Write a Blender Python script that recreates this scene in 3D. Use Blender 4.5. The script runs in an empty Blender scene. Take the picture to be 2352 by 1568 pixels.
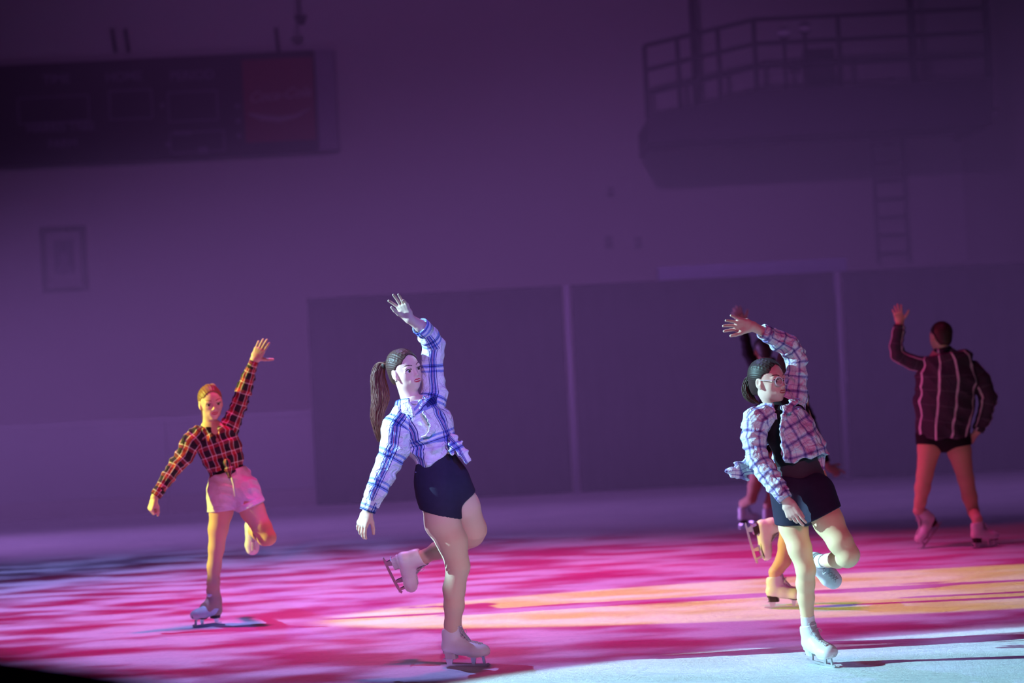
import bpy, math, random
import numpy as np
from mathutils import Vector, Matrix
from mathutils.bvhtree import BVHTree

random.seed(7)
RNG = np.random.default_rng(7)
sc = bpy.context.scene
COL = sc.collection

# ------------------------------------------------------------------ camera
IW, IH = 2352.0, 1568.0
LENS = 85.0
FPX = LENS / 36.0 * IW
CAM = Vector((0.0, 0.0, 1.56))
ROLL = math.radians(2.9)
PITCH = math.atan(39.0 / FPX)
_f = Vector((0, math.cos(PITCH), math.sin(PITCH)))
_u0 = Vector((0, -math.sin(PITCH), math.cos(PITCH)))
_r0 = Vector((1, 0, 0))
CU = (_u0 * math.cos(ROLL) + _r0 * math.sin(ROLL)).normalized()
CR = (_r0 * math.cos(ROLL) - _u0 * math.sin(ROLL)).normalized()
CF = _f
cd = bpy.data.cameras.new('camera')
cam = bpy.data.objects.new('camera', cd)
COL.objects.link(cam)
M3 = Matrix((CR, CU, -CF)).transposed()
cam.matrix_world = Matrix.Translation(CAM) @ M3.to_4x4()
cd.lens = LENS
cd.sensor_width = 36.0
cd.clip_end = 200
cd.dof.use_dof = True
cd.dof.focus_distance = 12.2
cd.dof.aperture_fstop = 2.0
sc.camera = cam

sc.view_settings.view_transform = 'Standard'
sc.view_settings.look = 'None'
sc.view_settings.gamma = 1.0
sc.view_settings.use_curve_mapping = False
sc.view_settings.exposure = 0.0
sc.cycles.max_bounces = 4
sc.cycles.diffuse_bounces = 2
sc.cycles.glossy_bounces = 2
sc.cycles.transmission_bounces = 3
sc.cycles.transparent_max_bounces = 6
sc.cycles.adaptive_threshold = 0.03


def ray(px, py):
    return CF + CR * ((px - IW / 2) / FPX) - CU * ((py - IH / 2) / FPX)


def P(px, py, depth):
    """point of the place seen at a pixel, at a given distance (world Y)"""
    r = ray(px, py)
    t = (depth - CAM.y) / r.y
    return CAM + r * t


def G(px, py):
    """point on the ice seen at a pixel"""
    r = ray(px, py)
    return CAM + r * (-CAM.z / r.z)


# ------------------------------------------------------------------ world and stage lights
w = bpy.data.worlds.new('world')
sc.world = w
w.use_nodes = True
w.node_tree.nodes['Background'].inputs[0].default_value = (0.16, 0.05, 0.26, 1)
w.node_tree.nodes['Background'].inputs[1].default_value = 0.06


def look(o, target):
    d = Vector(target) - o.location
    o.rotation_euler = d.to_track_quat('-Z', 'Y').to_euler()


def spot(name, loc, target, color, watts, size_deg, blend=0.15, radius=0.08):
    l = bpy.data.lights.new(name, 'SPOT')
    l.color = color
    l.energy = watts
    l.spot_size = math.radians(size_deg)
    l.spot_blend = blend
    l.shadow_soft_size = radius
    o = bpy.data.objects.new(name, l)
    COL.objects.link(o)
    o.location = loc
    look(o, target)
    return o


def gobo(o, stops, scale=8.0, detail=1.0, seed=0.0, stretch=(1, 1), distortion=0.0):
    """pattern wheel of a stage projector: colour of the beam by direction"""
    l = o.data
    l.use_nodes = True
    nt = l.node_tree
    em = [n for n in nt.nodes if n.type == 'EMISSION'][0]
    tc = nt.nodes.new('ShaderNodeTexCoord')
    sp = nt.nodes.new('ShaderNodeSeparateXYZ')
    nt.links.new(tc.outputs['Normal'], sp.inputs[0])
    dx = nt.nodes.new('ShaderNodeMath'); dx.operation = 'DIVIDE'
    dy = nt.nodes.new('ShaderNodeMath'); dy.operation = 'DIVIDE'
    for d, k in ((dx, 'X'), (dy, 'Y')):
        nt.links.new(sp.outputs[k], d.inputs[0]); nt.links.new(sp.outputs['Z'], d.inputs[1])
    cb = nt.nodes.new('ShaderNodeCombineXYZ')
    nt.links.new(dx.outputs[0], cb.inputs[0]); nt.links.new(dy.outputs[0], cb.inputs[1])
    mp = nt.nodes.new('ShaderNodeMapping')
    mp.inputs['Location'].default_value = (seed, seed * 1.7, seed * 0.3)
    mp.inputs['Scale'].default_value = (stretch[0], stretch[1], 1)
    nt.links.new(cb.outputs[0], mp.inputs[0])
    nz = nt.nodes.new('ShaderNodeTexNoise')
    nz.inputs['Scale'].default_value = scale
    nz.inputs['Detail'].default_value = detail
    nz.inputs['Distortion'].default_value = distortion
    nt.links.new(mp.outputs[0], nz.inputs['Vector'])
    rp = nt.nodes.new('ShaderNodeValToRGB')
    els = rp.color_ramp.elements
    els[0].position, els[0].color = stops[0][0], (*stops[0][1], 1)
    els[1].position, els[1].color = stops[-1][0], (*stops[-1][1], 1)
    for p_, c_ in stops[1:-1]:
        e = els.new(p_); e.color = (*c_, 1)
    nt.links.new(nz.outputs[0], rp.inputs[0])
    nt.links.new(rp.outputs[0], em.inputs[0])


# low side beams that come across the ice from the left
spot('cool_side_beam', (-12.0, 12.0, 6.0), (3.0, 10.95, 0.3), (0.40, 0.85, 1.0), 22000, 14.2, 0.10, 0.05)
spot('pale_side_beam', (-11.0, 12.5, 4.2), tuple(P(950, 980, 12.4)), (0.48, 0.64, 1.0), 6800, 6.4, 0.5, 0.05)
spot('warm_side_beam', (-12.0, 14.70, 4.8), (1.86, 15.0, 0.0), (0.92, 0.98, 0.16), 10500, 10.2, 0.15, 0.05)
spot('red_side_beam', (-13.0, 18.6, 4.0), (3.2, 18.0, 0.9), (1.0, 0.06, 0.18), 3300, 15.0, 0.5, 0.08)
spot('blue_front_beam', (3.5, 1.0, 6.0), tuple(P(990, 950, 12.4)), (0.08, 0.15, 1.0), 4200, 5.6, 0.6, 0.10)
spot('lilac_front_beam', (0.5, 0.5, 5.0), tuple(P(1020, 1130, 12.4)), (0.95, 0.46, 0.84), 2000, 9.0, 0.7, 0.10)
spot('rose_front_beam', (-1.0, 1.0, 5.0), tuple(P(490, 1010, 14.8)), (1.0, 0.14, 0.36), 2300, 6.5, 0.8, 0.10)
# overhead wash in magenta, a soft one from the stands, and a lavender break-up pattern
spot('magenta_wash', (-0.3, 15.9, 12.0), (-0.3, 16.1, 0.0), (1.0, 0.02, 0.28), 5300, 47.0, 1.0, 0.6)
spot('stand_wash', (3.0, -6.0, 7.0), tuple(P(1830, 1020, 11.7)), (1.0, 0.08, 0.38), 4300, 11.5, 1.0, 1.2)
bw = spot('breakup_wash', (-3.2, 17.5, 11.0), (-3.0, 15.0, 0.0), (1, 1, 1), 4600, 76.0, 0.9, 0.05)
gobo(bw, [(0.38, (0.0, 0.0, 0.0)), (0.46, (0.08, 0.08, 0.28)), (0.58, (0.33, 0.35, 1.0))], scale=32.0, detail=2.5, seed=3.1, stretch=(0.5, 1.0))
# violet wash over the end wall; low side lamps added to brighten haze
spot('wall_wash', (0.0, 12.0, 8.5), (-1.0, 36.0, 2.4), (0.48, 0.17, 0.74), 3500, 47.0, 1.0, 0.3)
spot('haze_fill_left', (-20.0, 23.2, 0.5), (0.0, 23.2, 1.35), (0.57, 0.26, 1.0), 82000, 20.0, 1.0, 0.3)
spot('haze_fill_right', (20.0, 23.6, 0.5), (0.0, 23.2, 1.35), (0.50, 0.25, 1.0), 5000, 20.0, 1.0, 0.3)
# ------------------------------------------------------------------ node helpers
def material(name, color, rough=0.7, metal=0.0, spec=0.3, bump=None, vary=None, alpha=None, sheen=0.0):
    m = bpy.data.materials.new(name)
    m.use_nodes = True
    nt = m.node_tree
    b = nt.nodes['Principled BSDF']
    b.inputs['Base Color'].default_value = (*color, 1)
    b.inputs['Roughness'].default_value = rough
    b.inputs['Metallic'].default_value = metal
    b.inputs['Specular IOR Level'].default_value = spec
    if sheen:
        b.inputs['Sheen Weight'].default_value = sheen
    if alpha is not None:
        b.inputs['Alpha'].default_value = alpha
    tc = nt.nodes.new('ShaderNodeTexCoord')
    if vary:
        scale, amt = vary
        nz = nt.nodes.new('ShaderNodeTexNoise'); nz.inputs['Scale'].default_value = scale
        nz.inputs['Detail'].default_value = 4
        nt.links.new(tc.outputs['Object'], nz.inputs['Vector'])
        mx = nt.nodes.new('ShaderNodeMix'); mx.data_type = 'RGBA'
        mx.inputs[6].default_value = (*[c * (1 - amt) for c in color], 1)
        mx.inputs[7].default_value = (*[min(1, c * (1 + amt)) for c in color], 1)
        nt.links.new(nz.outputs[0], mx.inputs[0])
        nt.links.new(mx.outputs[2], b.inputs['Base Color'])
    if bump:
        scale, strength = bump
        nz = nt.nodes.new('ShaderNodeTexNoise'); nz.inputs['Scale'].default_value = scale
        nz.inputs['Detail'].default_value = 5
        nt.links.new(tc.outputs['Object'], nz.inputs['Vector'])
        bp = nt.nodes.new('ShaderNodeBump'); bp.inputs['Strength'].default_value = strength
        bp.inputs['Distance'].default_value = 0.01
        nt.links.new(nz.outputs[0], bp.inputs['Height'])
        nt.links.new(bp.outputs[0], b.inputs['Normal'])
    return m


def ramp_node(nt, stops, interp='CONSTANT'):
    rp = nt.nodes.new('ShaderNodeValToRGB')
    rp.color_ramp.interpolation = interp
    els = rp.color_ramp.elements
    els[0].position, els[0].color = stops[0][0], (*stops[0][1], 1)
    els[1].position, els[1].color = stops[-1][0], (*stops[-1][1], 1)
    for p_, c_ in stops[1:-1]:
        e = els.new(p_); e.color = (*c_, 1)
    return rp


def plaid(name, pu, su, pv, sv, bump=1.0, rough=0.8, warp=0.006, mode='MULTIPLY'):
    """woven check: stripes across (u) and along (v) the cloth, in metres of cloth"""
    m = bpy.data.materials.new(name)
    m.use_nodes = True
    nt = m.node_tree
    b = nt.nodes['Principled BSDF']
    b.inputs['Roughness'].default_value = rough
    b.inputs['Specular IOR Level'].default_value = 0.2
    at = nt.nodes.new('ShaderNodeAttribute'); at.attribute_name = 'cloth'
    tc = nt.nodes.new('ShaderNodeTexCoord')
    nz = nt.nodes.new('ShaderNodeTexNoise'); nz.inputs['Scale'].default_value = 14; nz.inputs['Detail'].default_value = 2
    nt.links.new(tc.outputs['Object'], nz.inputs['Vector'])
    vm = nt.nodes.new('ShaderNodeVectorMath'); vm.operation = 'MULTIPLY_ADD'
    vm.inputs[1].default_value = (warp * 2,) * 3
    nt.links.new(nz.outputs['Color'], vm.inputs[0]); nt.links.new(at.outputs['Vector'], vm.inputs[2])
    sp = nt.nodes.new('ShaderNodeSeparateXYZ'); nt.links.new(vm.outputs[0], sp.inputs[0])
    cols = []
    for k, per, st in (('X', pu, su), ('Y', pv, sv)):
        d = nt.nodes.new('ShaderNodeMath'); d.operation = 'DIVIDE'; d.inputs[1].default_value = per
        nt.links.new(sp.outputs[k], d.inputs[0])
        fr = nt.nodes.new('ShaderNodeMath'); fr.operation = 'FRACT'
        nt.links.new(d.outputs[0], fr.inputs[0])
        rp = ramp_node(nt, st)
        nt.links.new(fr.outputs[0], rp.inputs[0])
        cols.append(rp)
    mx = nt.nodes.new('ShaderNodeMix'); mx.data_type = 'RGBA'; mx.blend_type = mode
    mx.inputs[0].default_value = 1.0 if mode == 'MULTIPLY' else 0.5
    nt.links.new(cols[0].outputs[0], mx.inputs[6]); nt.links.new(cols[1].outputs[0], mx.inputs[7])
    nt.links.new(mx.outputs[2], b.inputs['Base Color'])
    n2 = nt.nodes.new('ShaderNodeTexNoise'); n2.inputs['Scale'].default_value = 22; n2.inputs['Detail'].default_value = 3
    n2.inputs['Distortion'].default_value = 1.2
    nt.links.new(tc.outputs['Object'], n2.inputs['Vector'])
    bp = nt.nodes.new('ShaderNodeBump'); bp.inputs['Strength'].default_value = 0.5 * bump; bp.inputs['Distance'].default_value = 0.02
    nt.links.new(n2.outputs[0], bp.inputs['Height']); nt.links.new(bp.outputs[0], b.inputs['Normal'])
    return m


# ------------------------------------------------------------------ mesh helpers
def link(o, parent=None):
    COL.objects.link(o)
    if parent:
        o.parent = parent
    return o


def np_mesh(name, V, F, mat, parent=None, base=None, attrs=None, smooth=True):
    V = np.asarray(V, np.float32)
    F = np.asarray(F, np.int32)
    if base is not None:
        V = V - np.array(base, np.float32)
    me = bpy.data.meshes.new(name)
    me.vertices.add(len(V)); me.vertices.foreach_set('co', V.ravel())
    k = F.shape[1]
    me.loops.add(F.size); me.loops.foreach_set('vertex_index', F.ravel())
    me.polygons.add(len(F))
    me.polygons.foreach_set('loop_start', np.arange(0, F.size, k, dtype=np.int32))
    me.polygons.foreach_set('use_smooth', np.full(len(F), smooth))
    for an, av in (attrs or {}).items():
        a = me.attributes.new(an, 'FLOAT_VECTOR', 'POINT')
        a.data.foreach_set('vector', np.asarray(av, np.float32).ravel())
    for m in (mat if isinstance(mat, (list, tuple)) else [mat]):
        me.materials.append(m)
    me.update(); me.validate()
    o = bpy.data.objects.new(name, me)
    return link(o, parent)


class MB:
    """collects simple solids into one mesh"""
    def __init__(s):
        s.v = []; s.f = []; s.mi = []; s.cur = 0

    def add(s, vs, fs):
        n = len(s.v)
        s.v += [tuple(v) for v in vs]
        s.f += [tuple(i + n for i in f) for f in fs]
        s.mi += [s.cur] * len(fs)
        return s

    def box(s, a, b):
        (x0, y0, z0), (x1, y1, z1) = a, b
        v = [(x0, y0, z0), (x1, y0, z0), (x1, y1, z0), (x0, y1, z0), (x0, y0, z1), (x1, y0, z1), (x1, y1, z1), (x0, y1, z1)]
        return s.add(v, [(0, 3, 2, 1), (4, 5, 6, 7), (0, 1, 5, 4), (1, 2, 6, 5), (2, 3, 7, 6), (3, 0, 4, 7)])

    def prism(s, pts, ext):
        n = len(pts); e = Vector(ext)
        v = [Vector(p) for p in pts] + [Vector(p) + e for p in pts]
        f = [tuple(range(n))[::-1], tuple(range(n, 2 * n))] + [(i, (i + 1) % n, (i + 1) % n + n, i + n) for i in range(n)]
        return s.add(v, f)

    def tube(s, pts, radii, n=8, flat=None):
        """swept tube through pts; flat=(normal, ratio) squashes it along a direction"""
        pts = [Vector(p) for p in pts]
        if not hasattr(radii, '__len__'):
            radii = [radii] * len(pts)
        vs = []
        d0 = (pts[1] - pts[0]).normalized()
        up = Vector((0, 0, 1)) if abs(d0.z) < 0.9 else Vector((1, 0, 0))
        if flat:
            up = Vector(flat[0])
        side = d0.cross(up).normalized()
        for i, p in enumerate(pts):
            d = (pts[min(i + 1, len(pts) - 1)] - pts[max(i - 1, 0)]).normalized()
            side = (side - d * side.dot(d)).normalized()
            nn = side.cross(d).normalized()
            for k in range(n):
                a = 2 * math.pi * k / n
                q = flat[1] if flat else 1.0
                vs.append(p + (side * math.cos(a) + nn * math.sin(a) * q) * radii[i])
        fs = []
        for i in range(len(pts) - 1):
            for k in range(n):
                a, b = i * n + k, i * n + (k + 1) % n
                fs.append((a, b, b + n, a + n))
        fs.append(tuple(range(n))[::-1]); fs.append(tuple(range((len(pts) - 1) * n, len(pts) * n)))
        return s.add(vs, fs)

    def ball(s, c, r, nu=16, nv=10, axes=None):
        c = Vector(c); ax = axes or (Vector((1, 0, 0)), Vector((0, 1, 0)), Vector((0, 0, 1)))
        r = (r, r, r) if not hasattr(r, '__len__') else r
        vs = [c + ax[2] * r[2]]
        for j in range(1, nv):
            t = math.pi * j / nv
            for i in range(nu):
                a = 2 * math.pi * i / nu
                vs.append(c + ax[0] * (r[0] * math.sin(t) * math.cos(a)) + ax[1] * (r[1] * math.sin(t) * math.sin(a)) + ax[2] * (r[2] * math.cos(t)))
        vs.append(c - ax[2] * r[2])
        fs = [(0, 1 + i, 1 + (i + 1) % nu) for i in range(nu)]
        for j in range(nv - 2):
            for i in range(nu):
                a = 1 + j * nu + i; b = 1 + j * nu + (i + 1) % nu
                fs.append((a, a + nu, b + nu, b))
        e = len(vs) - 1; q = 1 + (nv - 2) * nu
        fs += [(q + i, e, q + (i + 1) % nu) for i in range(nu)]
        return s.add(vs, fs)

    def build(s, name, mat, parent=None, base=None, smooth=False):
        me = bpy.data.meshes.new(name)
        b = Vector(base) if base is not None else Vector((0, 0, 0))
        me.from_pydata([Vector(v) - b for v in s.v], [], s.f)
        for m in (mat if isinstance(mat, (list, tuple)) else [mat]):
            me.materials.append(m)
        me.polygons.foreach_set('material_index', s.mi)
        if smooth:
            me.polygons.foreach_set('use_smooth', [True] * len(s.f))
        me.update()
        return link(bpy.data.objects.new(name, me), parent)


def tag(o, label=None, cat=None, group=None, kind=None):
    for k, v in (('label', label), ('category', cat), ('group', group), ('kind', kind)):
        if v:
            o[k] = v
    return o


def empty(name, loc):
    o = bpy.data.objects.new(name, None)
    o.location = loc
    o.empty_display_size = 0.1
    return link(o)


# ------------------------------------------------------------------ implicit bodies
BIG = 0.08


def A3(v):
    return np.array(tuple(v), np.float32)


class SDF:
    def __init__(s, lo, hi, h):
        s.lo = A3(lo); s.h = h
        s.n = np.ceil((A3(hi) - s.lo) / h).astype(int) + 1
        s.v = np.full(tuple(s.n), BIG, np.float32)

    def box(s, lo, hi):
        i0 = np.maximum(np.floor((lo - s.lo) / s.h).astype(int), 0)
        i1 = np.minimum(np.ceil((hi - s.lo) / s.h).astype(int) + 1, s.n)
        if np.any(i1 <= i0):
            return None
        sl = tuple(slice(a, b) for a, b in zip(i0, i1))
        ax = [(s.lo[k] + s.h * np.arange(i0[k], i1[k])).astype(np.float32) for k in range(3)]
        return sl, ax[0][:, None, None], ax[1][None, :, None], ax[2][None, None, :]

    def put(s, sl, d, k, op):
        v = s.v[sl]
        if op == 'sub':
            d = -d
            if k > 0:
                hh = np.maximum(k - np.abs(v - d), 0) / k
                s.v[sl] = np.maximum(v, d) + hh * hh * k * 0.25
            else:
                s.v[sl] = np.maximum(v, d)
        else:
            if k > 0:
                hh = np.maximum(k - np.abs(v - d), 0) / k
                s.v[sl] = np.minimum(v, d) - hh * hh * k * 0.25
            else:
                s.v[sl] = np.minimum(v, d)

    def cone(s, a, b, ra, rb, k=0.012, op='u', side=None, clip=(), pad=0.03):
        """tapered limb; radii may be (side, front) pairs, clip = planes (point, outward normal)"""
        a = A3(a); b = A3(b)
        ra = ra if hasattr(ra, '__len__') else (ra, ra)
        rb = rb if hasattr(rb, '__len__') else (rb, rb)
        m = max(*ra, *rb) + pad + k
        bx = s.box(np.minimum(a, b) - m, np.maximum(a, b) + m)
        if bx is None:
            return s
        sl, x, y, z = bx
        ab = b - a; L2 = float(ab @ ab) + 1e-9
        x0, y0, z0 = x - a[0], y - a[1], z - a[2]
        t = np.clip((x0 * ab[0] + y0 * ab[1] + z0 * ab[2]) / L2, 0, 1)
        qx, qy, qz = x0 - t * ab[0], y0 - t * ab[1], z0 - t * ab[2]
        if side is None or (ra[0] == ra[1] and rb[0] == rb[1]):
            d = np.sqrt(qx * qx + qy * qy + qz * qz) - (ra[0] + (rb[0] - ra[0]) * t)
        else:
            axn = ab / math.sqrt(L2)
            sd = A3(side); sd = sd - axn * float(sd @ axn); sd /= np.linalg.norm(sd)
            fr = np.cross(axn, sd)
            rs = ra[0] + (rb[0] - ra[0]) * t; rf = ra[1] + (rb[1] - ra[1]) * t
            rm = np.minimum(rs, rf)
            qs = (qx * sd[0] + qy * sd[1] + qz * sd[2]) / rs
            qf = (qx * fr[0] + qy * fr[1] + qz * fr[2]) / rf
            qa = (qx * axn[0] + qy * axn[1] + qz * axn[2]) / rm
            d = (np.sqrt(qs * qs + qf * qf + qa * qa) - 1) * rm
        for pt, nn in clip:
            pt = A3(pt); nn = A3(nn); nn = nn / np.linalg.norm(nn)
            d = np.maximum(d, (x - pt[0]) * nn[0] + (y - pt[1]) * nn[1] + (z - pt[2]) * nn[2])
        s.put(sl, d.astype(np.float32), k, op)
        return s

    def ell(s, c, r, R=None, k=0.012, op='u', pad=0.02):
        c = A3(c); m = max(r) + pad + k
        bx = s.box(c - m, c + m)
        if bx is None:
            return s
        sl, x, y, z = bx
        x0, y0, z0 = x - c[0], y - c[1], z - c[2]
        R = np.eye(3) if R is None else R          # columns: local axes in world
        q = [x0 * float(R[0, i]) + y0 * float(R[1, i]) + z0 * float(R[2, i]) for i in range(3)]
        k0 = np.sqrt(sum((q[i] / r[i]) ** 2 for i in range(3)))
        k1 = np.sqrt(sum((q[i] / r[i] ** 2) ** 2 for i in range(3))) + 1e-9
        s.put(sl, (k0 * (k0 - 1) / k1).astype(np.float32), k, op)
        return s

    def cut(s, pt, nn, k=0.0):
        """keep what lies behind the plane"""
        pt = A3(pt); nn = A3(nn); nn = nn / np.linalg.norm(nn)
        sl, x, y, z = s.box(s.lo - 1, s.lo + s.h * s.n + 1)
        d = (x - pt[0]) * nn[0] + (y - pt[1]) * nn[1] + (z - pt[2]) * nn[2]
        s.put(sl, (-d).astype(np.float32), k, 'sub')
        return s

    def ruffle(s, fn):
        """displace the surface by fn(points) where it matters"""
        idx = np.argwhere(np.abs(s.v) < 0.03)
        p = s.lo + idx * s.h
        s.v[tuple(idx.T)] += fn(p).astype(np.float32)
        return s

    def mesh(s):
        v = s.v; ins = v < 0
        n = np.array(v.shape) - 1
        cnt = np.zeros(tuple(n), np.int8)
        for i in (0, 1):
            for j in (0, 1):
                for k in (0, 1):
                    cnt += ins[i:i + n[0], j:j + n[1], k:k + n[2]]
        cells = np.argwhere((cnt > 0) & (cnt < 8))
        vid = np.full(tuple(n), -1, np.int32)
        vid[tuple(cells.T)] = np.arange(len(cells))
        cv = {}
        for i in (0, 1):
            for j in (0, 1):
                for k in (0, 1):
                    cv[i, j, k] = v[cells[:, 0] + i, cells[:, 1] + j, cells[:, 2] + k]
        acc = np.zeros((len(cells), 3), np.float32); num = np.zeros(len(cells), np.float32)
        for a in range(3):
            for p in (0, 1):
                for q in (0, 1):
                    c0 = [p, q]; c0.insert(a, 0); c1 = [p, q]; c1.insert(a, 1)
                    v0, v1 = cv[tuple(c0)], cv[tuple(c1)]
                    m = (v0 < 0) != (v1 < 0)
                    t = np.where(m, v0 / np.where(m, v0 - v1, 1), 0)
                    pt = np.tile(np.array(c0, np.float32), (len(cells), 1)); pt[:, a] = t
                    acc += pt * m[:, None]; num += m
        V = s.lo + (cells + acc / num[:, None]) * s.h
        faces = []
        for a in range(3):
            sl0 = [slice(None)] * 3; sl1 = [slice(None)] * 3
            sl0[a] = slice(0, -1); sl1[a] = slice(1, None)
            i0, i1 = ins[tuple(sl0)], ins[tuple(sl1)]
            e = np.argwhere(i0 != i1)
            b, c = (a + 1) % 3, (a + 2) % 3
            e = e[(e[:, b] > 0) & (e[:, c] > 0) & (e[:, b] < n[b]) & (e[:, c] < n[c])]
            flip = ~i0[tuple(e.T)]
            q = []
            for (db, dc) in ((-1, -1), (0, -1), (0, 0), (-1, 0)):
                cc = e.copy(); cc[:, b] += db; cc[:, c] += dc
                q.append(vid[tuple(cc.T)])
            q = np.stack(q, 1)
            q[flip] = q[flip][:, ::-1]
            faces.append(q)
        F = np.concatenate(faces)
        return V.astype(np.float32), F[(F >= 0).all(1)]


def join_np(parts):
    V = []; F = []; n = 0
    for v, f in parts:
        V.append(v); F.append(f + n); n += len(v)
    return np.concatenate(V), np.concatenate(F)


def bounds(pts, m):
    p = np.array([tuple(q) for q in pts], np.float32)
    return p.min(0) - m, p.max(0) + m


def folds(p, waves):
    """cloth folds: waves = (direction, wavelength, height, phase, warp)"""
    out = 0.0
    for d, wl, amp, ph, wp in waves:
        d = A3(d); d = d / np.linalg.norm(d)
        e = np.cross(d, A3((0.31, 0.83, 0.46))); e /= np.linalg.norm(e)
        g = np.cross(d, e)
        a = 2 * math.pi / wl
        warp = wp * (np.sin(p @ e * a * 0.37 + ph * 2.1) + np.sin(p @ g * a * 0.53 + ph))
        m = 0.55 + 0.45 * np.sin(p @ e * a * 0.29 + p @ g * a * 0.21 + ph * 3)
        out = out - amp * m * (1 - 1.6 * np.abs(np.sin(0.5 * (p @ d * a + ph + warp))))
    return out


def chain_coords(V, pts, side, R):
    """cloth coordinates around (u) and along (v) a limb"""
    pts = [A3(p) for p in pts]
    best = np.full(len(V), 1e9); out = np.zeros((len(V), 3), np.float32)
    L = 0.0
    sd = A3(side)
    for i in range(len(pts) - 1):
        a, b = pts[i], pts[i + 1]
        ab = b - a; l = float(np.linalg.norm(ab)); ax = ab / l
        sd = sd - ax * float(sd @ ax); sd /= np.linalg.norm(sd)
        fr = np.cross(ax, sd)
        t = (V - a) @ ax
        tc = np.clip(t, 0, l)
        q = V - a - tc[:, None] * ax
        d = np.linalg.norm(q, axis=1)
        m = d < best
        best[m] = d[m]
        first, last = i == 0, i == len(pts) - 2
        tt = np.where((t < 0) & (not first), 0, np.where((t > l) & (not last), l, t))
        out[m, 0] = np.arctan2(q[m] @ sd, q[m] @ fr) * R
        out[m, 1] = L + tt[m]
        L += l
    return out
# ------------------------------------------------------------------ people
MAT = {}
MAT['skin'] = material('skin', (0.78, 0.52, 0.42), 0.5, spec=0.35, bump=(120, 0.05))
MAT['skin_tan'] = material('skin_tan', (0.70, 0.44, 0.33), 0.5, spec=0.35, bump=(120, 0.05))
MAT['lips'] = material('lips', (0.62, 0.03, 0.05), 0.35, spec=0.5, vary=(60, 0.1))
MAT['lips_soft'] = material('lips_soft', (0.50, 0.10, 0.11), 0.4, spec=0.5, vary=(60, 0.1))
MAT['eye_white'] = material('eye_white', (0.75, 0.72, 0.72), 0.25, spec=0.5, vary=(90, 0.05))
MAT['iris'] = material('iris', (0.05, 0.03, 0.02), 0.2, spec=0.6, vary=(200, 0.2))
MAT['lash'] = material('lash', (0.03, 0.015, 0.015), 0.6, vary=(100, 0.2))
MAT['hair_brown'] = material('hair_brown', (0.065, 0.028, 0.022), 0.5, spec=0.3, vary=(40, 0.4))
MAT['hair_tail'] = material('hair_tail', (0.17, 0.062, 0.045), 0.5, spec=0.3, vary=(40, 0.4))
MAT['hair_dark'] = material('hair_dark', (0.035, 0.02, 0.018), 0.5, spec=0.3, vary=(40, 0.4))
MAT['hair_blonde'] = material('hair_blonde', (0.26, 0.135, 0.065), 0.45, spec=0.3, vary=(40, 0.35))
MAT['tights'] = material('tights', (0.74, 0.52, 0.38), 0.55, spec=0.25, bump=(400, 0.05))
MAT['tights_light'] = material('tights_light', (0.88, 0.62, 0.36), 0.55, spec=0.25, bump=(400, 0.05))
MAT['tights_deep'] = material('tights_deep', (0.66, 0.40, 0.26), 0.6, spec=0.2, bump=(400, 0.05))
MAT['navy'] = material('navy_stretch', (0.028, 0.022, 0.05), 0.75, spec=0.2, bump=(300, 0.1), vary=(30, 0.2))
MAT['black'] = material('black_knit', (0.012, 0.010, 0.014), 0.8, spec=0.2, bump=(300, 0.1), vary=(30, 0.2))
MAT['sheer'] = material('sheer_mesh', (0.06, 0.045, 0.06), 0.7, spec=0.2, bump=(300, 0.1), vary=(30, 0.2))
MAT['dark_shirt'] = material('dark_shirt', (0.02, 0.014, 0.02), 0.85, spec=0.1, bump=(40, 0.4), vary=(20, 0.3))
MAT['leather'] = material('white_leather', (0.80, 0.80, 0.80), 0.38, spec=0.45, bump=(90, 0.06), vary=(12, 0.05))
MAT['sole_white'] = material('sole_pale', (0.62, 0.60, 0.60), 0.45, spec=0.4, vary=(20, 0.1))
MAT['sole_dark'] = material('sole_dark', (0.035, 0.022, 0.018), 0.4, spec=0.4, vary=(20, 0.2))
MAT['steel'] = material('blade_steel', (0.72, 0.72, 0.74), 0.28, metal=1.0, vary=(30, 0.08))
MAT['lace'] = material('lace_cotton', (0.72, 0.70, 0.70), 0.8, bump=(500, 0.2), vary=(200, 0.1))
MAT['tongue'] = material('tongue_grey', (0.42, 0.42, 0.45), 0.7, vary=(50, 0.1))
MAT['sock'] = material('white_sock', (0.8, 0.8, 0.8), 0.85, bump=(300, 0.2), vary=(40, 0.05))
MAT['denim'] = material('pale_denim', (0.72, 0.68, 0.74), 0.85, spec=0.15, bump=(70, 0.5), vary=(25, 0.22))
MAT['button'] = material('button', (0.85, 0.83, 0.85), 0.3, spec=0.5, vary=(80, 0.05))
MAT['gold'] = material('metal_gold', (0.8, 0.7, 0.55), 0.25, metal=1.0, vary=(80, 0.1))
MAT['clear_frame'] = material('clear_pink_frame', (0.80, 0.62, 0.72), 0.2, spec=0.6, vary=(80, 0.05))


def glass_material(name, tint, mixf):
    m = bpy.data.materials.new(name); m.use_nodes = True
    nt = m.node_tree; nt.nodes.clear()
    out = nt.nodes.new('ShaderNodeOutputMaterial')
    tr = nt.nodes.new('ShaderNodeBsdfTransparent'); tr.inputs[0].default_value = (*tint, 1)
    gl = nt.nodes.new('ShaderNodeBsdfGlossy'); gl.inputs['Roughness'].default_value = 0.05
    mx = nt.nodes.new('ShaderNodeMixShader'); mx.inputs[0].default_value = mixf
    nt.links.new(tr.outputs[0], mx.inputs[1]); nt.links.new(gl.outputs[0], mx.inputs[2])
    nt.links.new(mx.outputs[0], out.inputs[0])
    return m


MAT['lens'] = glass_material('lens_glass', (0.93, 0.9, 0.95), 0.06)

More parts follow.
